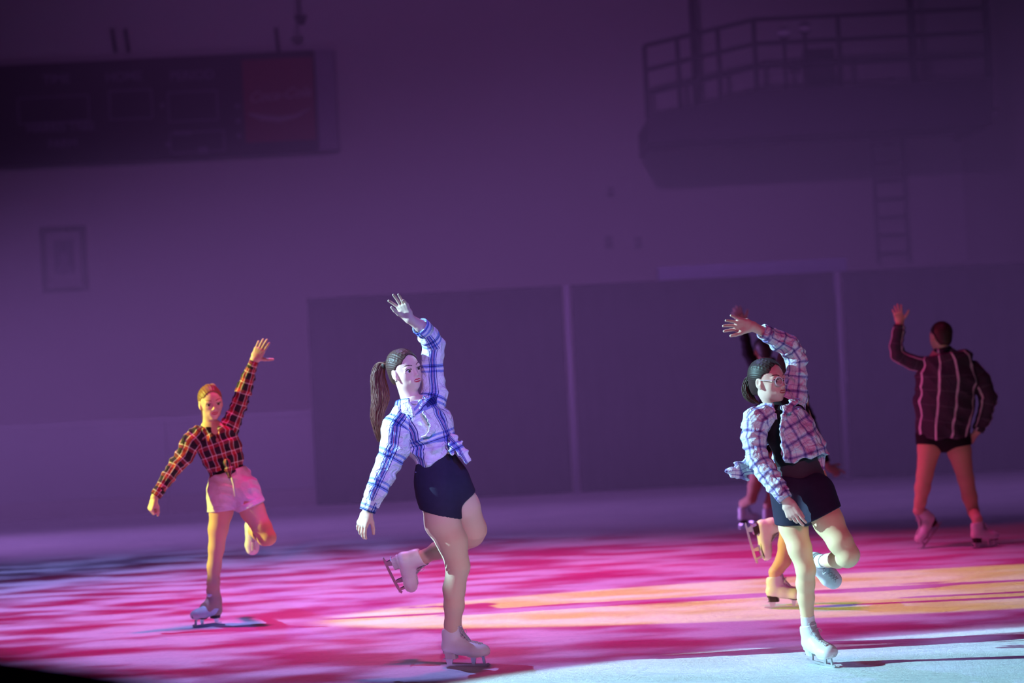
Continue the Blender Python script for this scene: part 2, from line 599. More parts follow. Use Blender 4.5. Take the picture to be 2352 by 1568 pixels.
W1 = (0.86, 0.86, 0.90)
NV = (0.05, 0.06, 0.25)
LB = (0.30, 0.38, 0.75)
RD = (0.55, 0.10, 0.16)
MAT['plaid_white'] = plaid('white_blue_check', 0.195,
    [(0, W1), (0.36, NV), (0.385, W1), (0.405, LB), (0.435, NV), (0.465, LB), (0.49, RD), (0.505, LB), (0.53, NV), (0.56, LB), (0.59, W1), (0.61, NV), (0.635, W1)],
    0.165, [(0, W1), (0.22, LB), (0.29, W1), (0.36, LB), (0.40, NV), (0.425, LB), (0.48, W1), (0.60, (0.72, 0.68, 0.86)), (0.63, W1)], bump=2.2)
LV = (0.55, 0.50, 0.74)
DV = (0.28, 0.23, 0.48)
MAT['plaid_violet'] = plaid('white_violet_check', 0.070,
    [(0, W1), (0.38, LV), (0.45, DV), (0.55, LV), (0.62, W1), (0.86, LV), (0.90, W1)],
    0.075, [(0, W1), (0.36, LV), (0.43, DV), (0.53, LV), (0.60, W1), (0.84, LV), (0.88, W1)], bump=1.8)
K1 = (0.05, 0.04, 0.06)
R1 = (0.60, 0.08, 0.09)
WW = (0.85, 0.80, 0.78)
MAT['plaid_red'] = plaid('red_black_check', 0.072,
    [(0, K1), (0.46, (0.9, 0.85, 0.82)), (0.54, (0.55, 0.04, 0.06)), (0.84, (0.9, 0.85, 0.82)), (0.92, K1)],
    0.072, [(0, (0.01, 0.008, 0.012)), (0.44, (0.16, 0.02, 0.03)), (0.50, (0.85, 0.8, 0.78)), (0.58, (0.40, 0.04, 0.06)), (0.86, (0.01, 0.008, 0.012))], bump=1.4, mode='MIX')
DK = (0.035, 0.026, 0.04)
PL = (0.62, 0.52, 0.60)
GY = (0.09, 0.07, 0.10)
MAT['plaid_dark'] = plaid('dark_pale_stripe', 0.118,
    [(0, DK), (0.44, PL), (0.56, DK)],
    0.115, [(0, DK), (0.46, GY), (0.54, DK)], bump=1.0, mode='ADD')


class Body:
    """one skater: pixel stations at true distances become joints in the place"""
    def __init__(s, depth, ground, label, voxel=0.006, fine=0.003):
        s.D = depth
        g = G(*ground)
        s.base = Vector((g.x, depth, 0.0))
        s.h = voxel; s.hf = fine
        s.root = empty('person', s.base)
        tag(s.root, label, 'person')
        s.parts = []          # meshes that become the one continuous body

    def J(s, q):
        return P(q[0], q[1], s.D + (q[2] if len(q) > 2 else 0.0))

    def r(s, px, dd=0.0):
        return px * (s.D + dd) / FPX

    def limb(s, st):
        return [(s.J(q), s.r(q[3], q[2])) for q in st]

    def mk(s, name, VF, mat, parent=None, attrs=None):
        return np_mesh(name, VF[0], VF[1], mat, parent or s.root, s.base, attrs)

    # -- skin -----------------------------------------------------------
    def core(s, torso, side, arms, legs, neck):
        pts = [p for t in torso for p in (t[0],)] + [p for a in arms + legs for p, _ in a] + [neck]
        lo, hi = bounds(pts, 0.16)
        f = SDF(lo, hi, s.h)
        for (a, ra), (b, rb) in zip(torso, torso[1:]):
            f.cone(a, b, ra, rb, 0.03, side=side)
        for a in arms:
            for (p, r), (q, t) in zip(a, a[1:]):
                f.cone(p, q, r - 0.003, t - 0.003, 0.02)
        for a in legs:
            for (p, r), (q, t) in zip(a, a[1:]):
                f.cone(p, q, r - 0.003, t - 0.003, 0.02)
        f.cone(torso[0][0], neck, 0.045, 0.04, 0.03)
        s.parts.append(f.mesh())

    def head(s, c, fwd, up, H, neck, neck_r=0.05, gaze=None, lips='lips', nose=1.0):
        s.H = H
        c = Vector(c); fwd = Vector(fwd).normalized(); up = Vector(up); up = (up - fwd * up.dot(fwd)).normalized()
        left = up.cross(fwd).normalized() * -1
        left = fwd.cross(up) * -1
        s.hc, s.hf_, s.hu, s.hl = c, fwd, up, left
        R = np.array([[left[i], fwd[i], up[i]] for i in range(3)])
        s.HR = R
        L = lambda x, y, z: c + (left * x + fwd * y + up * z) * H
        s.L = L
        E = lambda f, p, r, **k: f.ell(L(*p), [q * H for q in r], R, **k)
        lo, hi = bounds([L(x, y, z) for x in (-.42, .42) for y in (-.52, .56) for z in (-.56, .56)] + [neck], 0.03)
        f = SDF(lo, hi, s.hf)
        E(f, (0, -.07, .12), (.335, .42, .37), k=.02)
        E(f, (0, .12, -.08), (.262, .27, .38), k=.03)
        E(f, (0, .14, -.29), (.185, .22, .16), k=.03)
        E(f, (0, .30, -.41), (.085, .07, .06), k=.02)
        for q in (-1, 1):
            E(f, (q * .15, .22, -.12), (.11, .10, .12), k=.02)
            E(f, (q * .13, .31, .085), (.10, .06, .035), k=.014)
            E(f, (q * .15, .08, -.30), (.07, .13, .08), k=.02)
        for q in (-1, 1):
            E(f, (q * .14, .42, .012), (.095, .085, .055), k=.012, op='sub')
        n = nose
        f.cone(L(0, .35, .05), L(0, .435 * n, -.10), .020 * H, .032 * H, .014)
        E(f, (0, .435 * n, -.118), (.036, .036, .030), k=.008)
        for q in (-1, 1):
            E(f, (q * .040, .395, -.128), (.025, .032, .024), k=.007)
            E(f, (q * .022, .43, -.155), (.012, .016, .012), k=.004, op='sub')
            # eyelids
            f.cone(L(q * .225, .295, .005), L(q * .145, .362, .068), .016 * H, .02 * H, .006)
            f.cone(L(q * .145, .362, .068), L(q * .062, .335, .008), .02 * H, .014 * H, .006)
            f.cone(L(q * .225, .295, .0), L(q * .145, .345, -.052), .014 * H, .014 * H, .008)
            f.cone(L(q * .145, .345, -.052), L(q * .062, .335, .004), .014 * H, .012 * H, .008)
        E(f, (0, .345, -.245), (.15, .06, .085), k=.02)
        # ears
        for q in (-1, 1):
            f.ell(L(q * .335, -.02, -.035), [.035 * H, .085 * H, .13 * H], R, k=.008)
            f.ell(L(q * .365, .0, -.01), [.022 * H, .045 * H, .06 * H], R, k=.006, op='sub')
            f.ell(L(q * .325, .03, -.14), [.03 * H, .04 * H, .045 * H], R, k=.006)
        f.cone(neck, L(0, -.08, -.22), neck_r, neck_r * 0.93, 0.03)
        s.parts.append(f.mesh())
        g = Vector(gaze).normalized() if gaze is not None else fwd
        s.face = []
        ax = g.cross(up).normalized()
        for q in (-1, 1):
            mb = MB()
            mb.ball(L(q * .145, .298, .006), .070 * H, 20, 14, (ax, ax.cross(g).normalized() * -1, g))
            mb.mi = [1 if i < 20 * 3 else 0 for i in range(len(mb.f))]
            s.face.append(('eye', mb, [MAT['eye_white'], MAT['iris']]))
            mb = MB()
            mb.tube([L(q * .24, .30, .018), L(q * .20, .345, .048), L(q * .145, .376, .060), L(q * .09, .368, .045), L(q * .062, .348, .012)],
                    [.007 * H, .013 * H, .015 * H, .011 * H, .005 * H], 6)
            s.face.append(('eyelash', mb, MAT['lash']))
            mb = MB()
            s.brow_pts = getattr(s, 'brow_pts', []) + [[(q * .25, .118), (q * .20, .146), (q * .135, .146), (q * .065, .122)]]
        hv, hfc = s.parts[-1]
        tree = BVHTree.FromPolygons([Vector(v) for v in hv], [tuple(int(i) for i in q) for q in hfc])
        def on(x, z, off=0.0):
            hit = tree.ray_cast(L(x, .9, z), -fwd, H)
            return (hit[0] + fwd * off * H) if hit[0] else L(x, .36, z)
        fl = SDF(*bounds([L(x, .36, z) for x in (-.15, .15) for z in (-.35, -.15)], .02), 0.002)
        xs = (-.125, -.085, -.045, 0, .045, .085, .125)
        for side_, zz, rr in (('u', (-.246, -.232, -.219, -.226, -.219, -.232, -.246), (.004, .012, .017, .015, .017, .012, .004)),
                              ('l', (-.249, -.266, -.276, -.279, -.276, -.266, -.249), (.004, .012, .018, .020, .018, .012, .004))):
            for i in range(6):
                fl.cone(on(xs[i], zz[i], -.004), on(xs[i + 1], zz[i + 1], -.004), rr[i] * .85 * H, rr[i + 1] * .85 * H, .002)
        for bp in s.brow_pts:
            mb = MB()
            mb.tube([on(x, z, .002) for x, z in bp], [.005 * H, .013 * H, .015 * H, .012 * H], 6, flat=(fwd, 0.5))
            s.face.append(('eyebrow', mb, None))
        s.lips = (fl.mesh(), MAT[lips])

    def hand(s, arm_tail, D, N, hand, curl=(.25, .25, .3, .35), spread=(.16, .04, -.08, -.2), scale=1.0, thumb=(.55, .75, .25), tcurl=.25, bend=None):
        """arm_tail: [(pos, r), (wrist, r)]; D fingers' direction, N where the palm faces"""
        (a, ra), (wp, rw) = arm_tail
        D = Vector(D).normalized(); N = Vector(N); N = (N - D * N.dot(D)).normalized()
        T = (D.cross(N) if hand == 'right' else N.cross(D)).normalized()
        S = scale
        far = wp + D * .2 * S
        lo, hi = bounds([a, wp, far, wp + T * .1 * S + D * .08, wp - T * .08 * S + D * .08, wp + N * .09 + D * .06], 0.035)
        f = SDF(lo, hi, s.hf)
        f.cone(a, wp, ra, rw, .01)
        f.cone(wp - D * .005, wp + D * .03 * S, (rw * 1.08, rw * .8), (.033 * S, .0165 * S), .012, side=T)
        f.cone(wp + D * .03 * S, wp + D * .078 * S, (.033 * S, .0165 * S), (.039 * S, .0125 * S), .01, side=T)
        f.cone(wp + D * .015 * S + T * .018 * S + N * .006, wp + D * .05 * S + T * .026 * S + N * .008, .013 * S, .013 * S, .012)
        offs = (.0285, .0095, -.0095, -.0275)
        reach = (.083, .088, .084, .075)
        lens = (.066, .073, .068, .053)
        for i in range(4):
            p = wp + (D * reach[i] + T * offs[i]) * S
            sa = spread[i]
            d = (D * math.cos(sa) + T * math.sin(sa)).normalized()
            nrm = N
            rad = (.0088, .0088, .0084, .0076)[i] * S
            f.cone(wp + (D * .05 + T * offs[i] * .8) * S, p, rad, rad, .008)
            c = curl[i]
            for k, fr in enumerate((.45, .31, .24)):
                ca = c * (0.8 if k == 0 else 1.0)
                d, nrm = (d * math.cos(ca) + nrm * math.sin(ca)).normalized(), (nrm * math.cos(ca) - d * math.sin(ca)).normalized()
                q = p + d * lens[i] * fr * S
                f.cone(p, q, rad, rad * .92, .0025)
                p = q; rad *= .92
        td = (D * thumb[0] + T * thumb[1] + N * thumb[2]).normalized()
        p = wp + (D * .022 + T * .022 + N * .004) * S
        rad = .0125 * S
        for k, ln in enumerate((.040, .032, .025)):
            q = p + td * ln * S
            f.cone(p, q, rad, rad * .86, .006)
            p = q; rad *= .86
            td = (td * math.cos(tcurl) + D * math.sin(tcurl)).normalized()
        s.parts.append(f.mesh())

    def skin(s, mat, brow='hair_brown'):
        b = s.mk('body', join_np(s.parts), MAT[mat])
        for n, mb, m in getattr(s, 'face', []):
            o = mb.build(n, m or MAT[brow], b, s.base, smooth=True)
        if hasattr(s, 'lips'):
            s.mk('lips', s.lips[0], s.lips[1], b)
        s.bodyo = b
        return b

    # -- hair -----------------------------------------------------------
    def hair(s, mat, rows=0, thick=.032, hairline=.30, name='hair'):
        H, L, R = s.H, s.L, s.HR
        lo, hi = bounds([L(x, y, z) for x in (-.45, .45) for y in (-.58, .5) for z in (-.45, .6)], 0.02)
        f = SDF(lo, hi, s.hf)
        f.ell(L(0, -.075, .125), [(.335 + thick * .7) * H, (.42 + thick) * H, (.37 + thick) * H], R, k=0)
        f.ell(L(0, -.26, -.16), [.24 * H, .22 * H, .24 * H], R, k=.03)
        f.ell(L(0, .43, .01), [.315 * H, .42 * H, .415 * H], R, k=.004, op='sub')
        for q in (-1, 1):
            f.ell(L(q * .36, .03, -.20), [.14 * H, .17 * H, .27 * H], R, k=.004, op='sub')
            f.ell(L(q * .33, .30, .02), [.15 * H, .25 * H, .22 * H], R, k=.004, op='sub')
        f.cut(L(0, -.2, -.34), -s.hu, .006)
        if rows:
            hc = A3(s.hc)
            l_, f_, u_ = A3(s.hl), A3(s.hf_), A3(s.hu)
            def rr(p):
                q = (p - hc)
                x = q @ l_ / H; y = q @ f_ / H; z = q @ u_ / H
                ang = np.arctan2(x, z + .12)
                top = np.clip((z - .22) / .10, 0, 1)
                return -.0032 * top * np.abs(np.sin(ang * rows)) * (.75 + .25 * np.sin(y * 70 + np.sign(np.sin(ang * rows * 2)) * 1.5)) - .0006 * np.sin(ang * 64 + 3 * np.sin(y * 5))
            f.ruffle(rr)
        else:
            hc = A3(s.hc); l_, u_ = A3(s.hl), A3(s.hu)
            f.ruffle(lambda p: -.0009 * np.sin(np.arctan2((p - hc) @ l_, (p - hc) @ u_ + .03) * 46))
        return s.mk(name, f.mesh(), MAT[mat])

    def strands(s, name, path, width, mat, parent, n=70, r0=.0042, taper=0.35, flare=1.0, curl=0.0):
        mb = MB(); rg = random.Random(len(name) * 7 + n)
        pts = [s.J(q) for q in path]
        m = len(pts)
        for i in range(n):
            a = rg.uniform(0, 2 * math.pi); rr = math.sqrt(rg.random())
            ln = rg.uniform(.78, 1.0)
            ph = rg.uniform(0, 6)
            q = []; rad = []
            seg = 14
            for k in range(seg + 1):
                t = k / seg * ln * (m - 1)
                j = min(int(t), m - 2); u = t - j
                p0 = pts[max(j - 1, 0)]; p1 = pts[j]; p2 = pts[j + 1]; p3 = pts[min(j + 2, m - 1)]
                p = .5 * ((2 * p1) + (-p0 + p2) * u + (2 * p0 - 5 * p1 + 4 * p2 - p3) * u * u + (-p0 + 3 * p1 - 3 * p2 + p3) * u ** 3)
                wd = width[j] * (1 - u) + width[j + 1] * u
                wd = s.r(wd)
                off = Vector((math.cos(a), math.sin(a), 0.35 * math.sin(a * 2))) * rr * wd
                off += Vector((math.sin(t * 2.3 + ph), math.cos(t * 1.9 + ph), 0)) * wd * .12
                q.append(p + off)
                rad.append(r0 * (1 - (1 - taper) * (k / seg) ** 1.5))
            mb.tube(q, rad, 5)
        return mb.build(name, MAT[mat], parent, s.base, smooth=True)

    # -- clothes --------------------------------------------------------
    def sleeve(s, st, mat, side, waves=None, clip_end=True, name='sleeve', parent=None, R=None, ends=0.0, phase=0.0):
        L = s.limb(st)
        lo, hi = bounds([p for p, _ in L], max(r for _, r in L) + .03)
        f = SDF(lo, hi, s.h * .85)
        e = (L[-1][0] - L[-2][0]).normalized()
        for i, ((p, r), (q, t)) in enumerate(zip(L, L[1:])):
            cl = [(L[-1][0] + e * ends, e)] if clip_end and i >= len(L) - 3 else []
            f.cone(p, q, r, t, .02, clip=cl)
        if waves:
            f.ruffle(lambda p: folds(p, waves))
        V, F = f.mesh()
        rr = R or float(np.mean([r for _, r in L]))
        cc = chain_coords(V, [p for p, _ in L], side, rr)
        cc[:, 0] += phase
        return s.mk(name, (V, F), mat, parent, {'cloth': cc})

    def cuff(s, a, b, ra, rb, mat, side, parent, name='cuff'):
        """turned shirt cuff: an open ring with thickness"""
        A, B = s.J(a), s.J(b)
        ra, rb = s.r(ra), s.r(rb)
        ax = (B - A).normalized(); sd = Vector(side); sd = (sd - ax * sd.dot(ax)).normalized(); fr = ax.cross(sd)
        n = 40; V = []; U = []; F = []
        prof = [(0, 1.0, 0), (.5, 1.03, 0), (1, 1.0, 0), (1.0, .88, 0), (.3, .86, 0), (0, .9, 0)]
        Ln = (B - A).length
        for i in range(n):
            t = 2 * math.pi * i / n
            for (x, k, _) in prof:
                r = (ra + (rb - ra) * x) * k * (1 + .03 * math.sin(3 * t + x))
                V.append(A + ax * Ln * x + (sd * math.cos(t) + fr * math.sin(t)) * r)
                U.append((t * ra, Ln * x + .01, 0))
        m = len(prof)
        for i in range(n):
            for k in range(m):
                a_, b_ = i * m + k, i * m + (k + 1) % m
                c_, d_ = ((i + 1) % n) * m + (k + 1) % m, ((i + 1) % n) * m + k
                F.append((a_, b_, c_, d_))
        return s.mk(name, (np.array([tuple(v) for v in V]), np.array(F)), mat, parent, {'cloth': np.array(U)})

    def collar(s, c, axis, front, r1, mat, parent, gap=0.75, stand=.028, fall=.05, point=.03, spread=.016, up=None, name='collar', drop=0.0):
        """folded shirt collar: stands round the neck, turns over, ends in two points"""
        c = Vector(c); ax = Vector(axis).normalized(); fr = Vector(front); fr = (fr - ax * fr.dot(ax)).normalized(); sd = fr.cross(ax)
        n = 44; prof = 9
        V = []; U = []; F = []
        for i in range(n + 1):
            t = -math.pi + gap + (2 * math.pi - 2 * gap) * i / n      # 0 = back
            d = -fr * math.cos(t) + sd * math.sin(t)
            e = abs(2 * i / n - 1)                                    # 1 at the points
            pt = max(0, (e - .72) / .28)
            dip = -drop * e ** 2
            prof_pts = [(r1, 0.0), (r1 + .002, stand * .6), (r1 + .004, stand), (r1 + .009, stand + .003),
                        (r1 + spread * .8, stand - fall * .3), (r1 + spread, stand - fall * .75), (r1 + spread * 1.15 + pt * .01, stand - fall - point * pt)]
            for (r_, h_) in prof_pts:
                V.append(c + d * r_ + ax * (h_ + dip) - sd * math.copysign(pt * .012, t) * (h_ < 0)); U.append((t * .06, h_ * 1.0, 0))
        m = 7
        for i in range(n):
            for k in range(m - 1):
                F.append((i * m + k, i * m + k + 1, (i + 1) * m + k + 1, (i + 1) * m + k))
        o = s.mk(name, (np.array([tuple(v) for v in V]), np.array(F)), mat, parent, {'cloth': np.array(U)})
        md = o.modifiers.new('cloth thickness', 'SOLIDIFY'); md.thickness = .0035; md.offset = 0
        return o

    def torso_shell(s, stations, side, grow=0.0, hdiv=1.0, k=.03):
        T = [(s.J(q), (s.r(q[3]) + grow, s.r(q[3]) * q[4] + grow)) for q in stations]
        lo, hi = bounds([p for p, _ in T], max(max(r) for _, r in T) + .04)
        f = SDF(lo, hi, s.h / hdiv)
        for (p, r), (q, t) in zip(T, T[1:]):
            f.cone(p, q, r, t, k, side=side)
        return f, T

    def tights(s, stations, mat, end=None, name='tights'):
        L = s.limb(stations) if not isinstance(stations[0][0], Vector) else stations
        lo, hi = bounds([p for p, _ in L], max(r for _, r in L) + .03)
        f = SDF(lo, hi, s.h * .8)
        for (p, r), (q, t) in zip(L, L[1:]):
            f.cone(p, q, r, t, .02)
        return s.mk(name, f.mesh(), mat)


# ------------------------------------------------------------------ skates (built once per style, placed per foot)
def catmull(pts, n):
    out = []
    m = len(pts)
    for k in range(n + 1):
        t = k / n * (m - 1); j = min(int(t), m - 2); u = t - j
        p0, p1, p2, p3 = pts[max(j - 1, 0)], pts[j], pts[j + 1], pts[min(j + 2, m - 1)]
        out.append(tuple(.5 * ((2 * b) + (-a + c) * u + (2 * a - 5 * b + 4 * c - d) * u * u + (-a + 3 * b - 3 * c + d) * u ** 3)
                         for a, b, c, d in zip(p0, p1, p2, p3)))
    return out


_SK = {}


def skate_meshes(h):
    f = SDF((-.15, -.075, .02), (.17, .075, .27), h)
    Y = (0, 1, 0)
    f.cone((-.085, 0, .105), (-.02, 0, .098), (.034, .036), (.036, .036), .02, side=Y)
    f.cone((-.02, 0, .094), (.065, 0, .083), (.036, .038), (.045, .030), .02, side=Y)
    f.cone((.065, 0, .083), (.106, 0, .081), (.045, .032), (.040, .028), .02, side=Y)
    f.ell((.088, 0, .080), (.050, .043, .036), k=.02)
    f.cone((-.055, 0, .13), (.05, 0, .088), (.034, .04), (.034, .03), .03, side=Y)
    f.cone((-.072, 0, .105), (-.066, 0, .165), (.036, .046), (.036, .046), .02, side=Y)
    f.cone((-.066, 0, .165), (-.056, 0, .235), (.036, .046), (.044, .056), .02, side=Y)
    f.cut((0, 0, .215), (-.18, 0, 1), .006)
    f.cut((.062, 0, .056), (.03, 0, -1), .004)
    f.cut((-.05, 0, .068), (-.17, 0, -1), .004)
    f.cone((-.056, 0, .21), (-.05, 0, .26), (.033, .043), (.036, .048), .004, op='sub', side=Y)
    boot = f.mesh()
    # sole
    mb = MB()
    out = catmull([(-.117, 0), (-.105, .026), (-.06, .032), (0, .028), (.06, .043), (.11, .038), (.142, 0)], 30)
    ring = out + [(x, -y) for x, y in out[::-1][1:-1]]
    def zs(x):
        return .063 + (.014 if x < -.02 else .014 * max(0, 1 - (x + .02) / .06)) - (.004 if x > .04 else 0) * 1.0 + (max(0, x - .09) * .25)
    n = len(ring)
    vs = [(x, y, zs(x) - .006) for x, y in ring] + [(x, y, zs(x) + .004) for x, y in ring]
    mb.add(vs, [tuple(range(n))[::-1], tuple(range(n, 2 * n))] + [(i, (i + 1) % n, (i + 1) % n + n, i + n) for i in range(n)])
    hl = [(-.112, 0), (-.10, .024), (-.06, .028), (-.045, .02), (-.045, -.02), (-.06, -.028), (-.10, -.024)]
    mb2 = MB(); m = len(hl)
    mb2.add([(x * .97 + .002, y * .9, .042) for x, y in hl] + [(x, y, .074) for x, y in hl],
            [tuple(range(m))[::-1], tuple(range(m, 2 * m))] + [(i, (i + 1) % m, (i + 1) % m + m, i + m) for i in range(m)])
    # blade: runner, two stanchions, plates
    b = MB()
    bot = [(-.135, .006), (-.11, .0015), (-.05, 0), (.03, 0), (.09, .001), (.125, .006), (.137, .017)]
    top = [(.132, .022), (.118, .017), (.09, .016), (.03, .014), (-.05, .013), (-.11, .013), (-.135, .011)]
    b.prism([(x, -.002, z) for x, z in bot + top], (0, .004, 0))
    for k in range(4):
        b.prism([(.137 - k * .004, -.002, .017 - k * .0035), (.143 - k * .004, -.002, .013 - k * .0035), (.134 - k * .004, -.002, .0125 - k * .003)], (0, .004, 0))
    b.prism([(-.098, -.004, .012), (-.072, -.004, .012), (-.062, -.004, .043), (-.106, -.004, .043)], (0, .008, 0))
    b.prism([(.042, -.004, .013), (.058, -.004, .013), (.068, -.004, .058), (.034, -.004, .058)], (0, .008, 0))
    b.prism([(.104, -.004, .014), (.118, -.004, .016), (.112, -.004, .06), (.096, -.004, .058)], (0, .008, 0))
    b.box((-.112, -.02, .0405), (-.046, .02, .0435))
    b.box((.028, -.024, .0535), (.12, .024, .0565))
    # laces and hooks pressed onto the front of the boot
    tree = BVHTree.FromPolygons([Vector(v) for v in boot[0]], [tuple(int(i) for i in q) for q in boot[1]])
    fl = catmull([(.10, .122), (.07, .13), (.035, .155), (.012, .185), (.004, .217)], 9)
    def stick(x, y, z, off=.0022):
        o = Vector((x + .04, y, z + .05)); d = Vector((-.04, -y * .4, -.05)).normalized()
        hit = tree.ray_cast(o, d, .2)
        return (hit[0] + hit[1] * off) if hit[0] else Vector((x, y, z))
    lc = MB(); hk = MB()
    for i in range(9):
        (x0, z0), (x1, z1) = fl[i], fl[i + 1]
        wd = .021
        for q in (-1, 1):
            lc.tube([stick(x0 + (x1 - x0) * t, q * wd * (1 - 2 * t), z0 + (z1 - z0) * t - .004 * abs(1 - 2 * t), .003) for t in (0, .25, .5, .75, 1)], .0023, 5)
            p = stick(x0, q * (wd + .002), z0 - .004, .001)
            hk.ball(p, .0028, 8, 5)
    bw = stick(fl[-2][0], 0, fl[-2][1], .004)
    for q in (-1, 1):
        lc.tube([bw, bw + Vector((.014, q * .02, .008)), bw + Vector((.012, q * .036, -.01)), bw + Vector((.006, q * .022, -.022)), bw], .0017, 5)
        lc.tube([bw, bw + Vector((.012, q * .010, -.02)), bw + Vector((.014, q * .016, -.05))], .0016, 5)
    tg = SDF((-.06, -.05, .10), (.08, .05, .27), h)
    tg.cone((-.006, 0, .182), (-.018, 0, .220), (.020, .005), (.024, .005), .004, side=Y)
    tg.cone((.032, 0, .136), (-.006, 0, .182), (.015, .006), (.020, .005), .006, side=Y)
    return dict(boot=boot, sole=mb, heel=mb2, blade=b, laces=lc, hooks=hk, tongue=tg.mesh())


def skate(person, pos, heading, up, scale=1.0, style='white', h=.0045, name='skate_boot', label=None, bare=False):
    key = (style, h)
    if key not in _SK:
        d = skate_meshes(h)
        dark = style == 'dark'
        sm, bm = (MAT['sole_dark'], MAT['steel']) if dark else (MAT['sole_white'], MAT['steel'])
        me = {}
        def data(o):
            m = o.data; bpy.data.objects.remove(o); return m
        me['skate_boot'] = data(np_mesh('skate_boot', *d['boot'], MAT['leather']))
        me['tongue'] = data(np_mesh('tongue', *d['tongue'], MAT['tongue']))
        me['sole'] = data(d['sole'].build('sole', sm))
        me['heel'] = data(d['heel'].build('heel', sm))
        me['blade'] = data(d['blade'].build('blade', bm))
        me['laces'] = data(d['laces'].build('laces', MAT['lace'], smooth=True))
        me['eyelets'] = data(d['hooks'].build('eyelets', MAT['steel'], smooth=True))
        _SK[key] = me
    me = _SK[key]
    X = Vector(heading).normalized(); Z = Vector(up); Z = (Z - X * Z.dot(X)).normalized(); Y = Z.cross(X)
    R = Matrix((X, Y, Z)).transposed()
    boot = link(bpy.data.objects.new('skate_boot', me['skate_boot']), person.root)
    boot.matrix_local = Matrix.Translation(Vector(pos) - person.base) @ R.to_4x4() @ Matrix.Scale(scale, 4)
    for k in (('sole', 'heel', 'blade') if bare else ('tongue', 'sole', 'heel', 'blade', 'laces', 'eyelets')):
        link(bpy.data.objects.new(k, me[k]), boot)
    T = lambda x, y, z: Vector(pos) + (X * x + Y * y + Z * z) * scale
    boot['label'] = label or 'white leather figure skate'
    return T


ANK = (-.056, 0, .205)


def skate_at_ankle(ankle, heading, up, scale):
    X = Vector(heading).normalized(); Z = Vector(up); Z = (Z - X * Z.dot(X)).normalized(); Y = Z.cross(X)
    return Vector(ankle) - (X * ANK[0] + Y * ANK[1] + Z * ANK[2]) * scale


def V3(dx, dy, dd):
    """direction given as seen: right, down, away"""
    return CR * dx - CU * dy + CF * dd
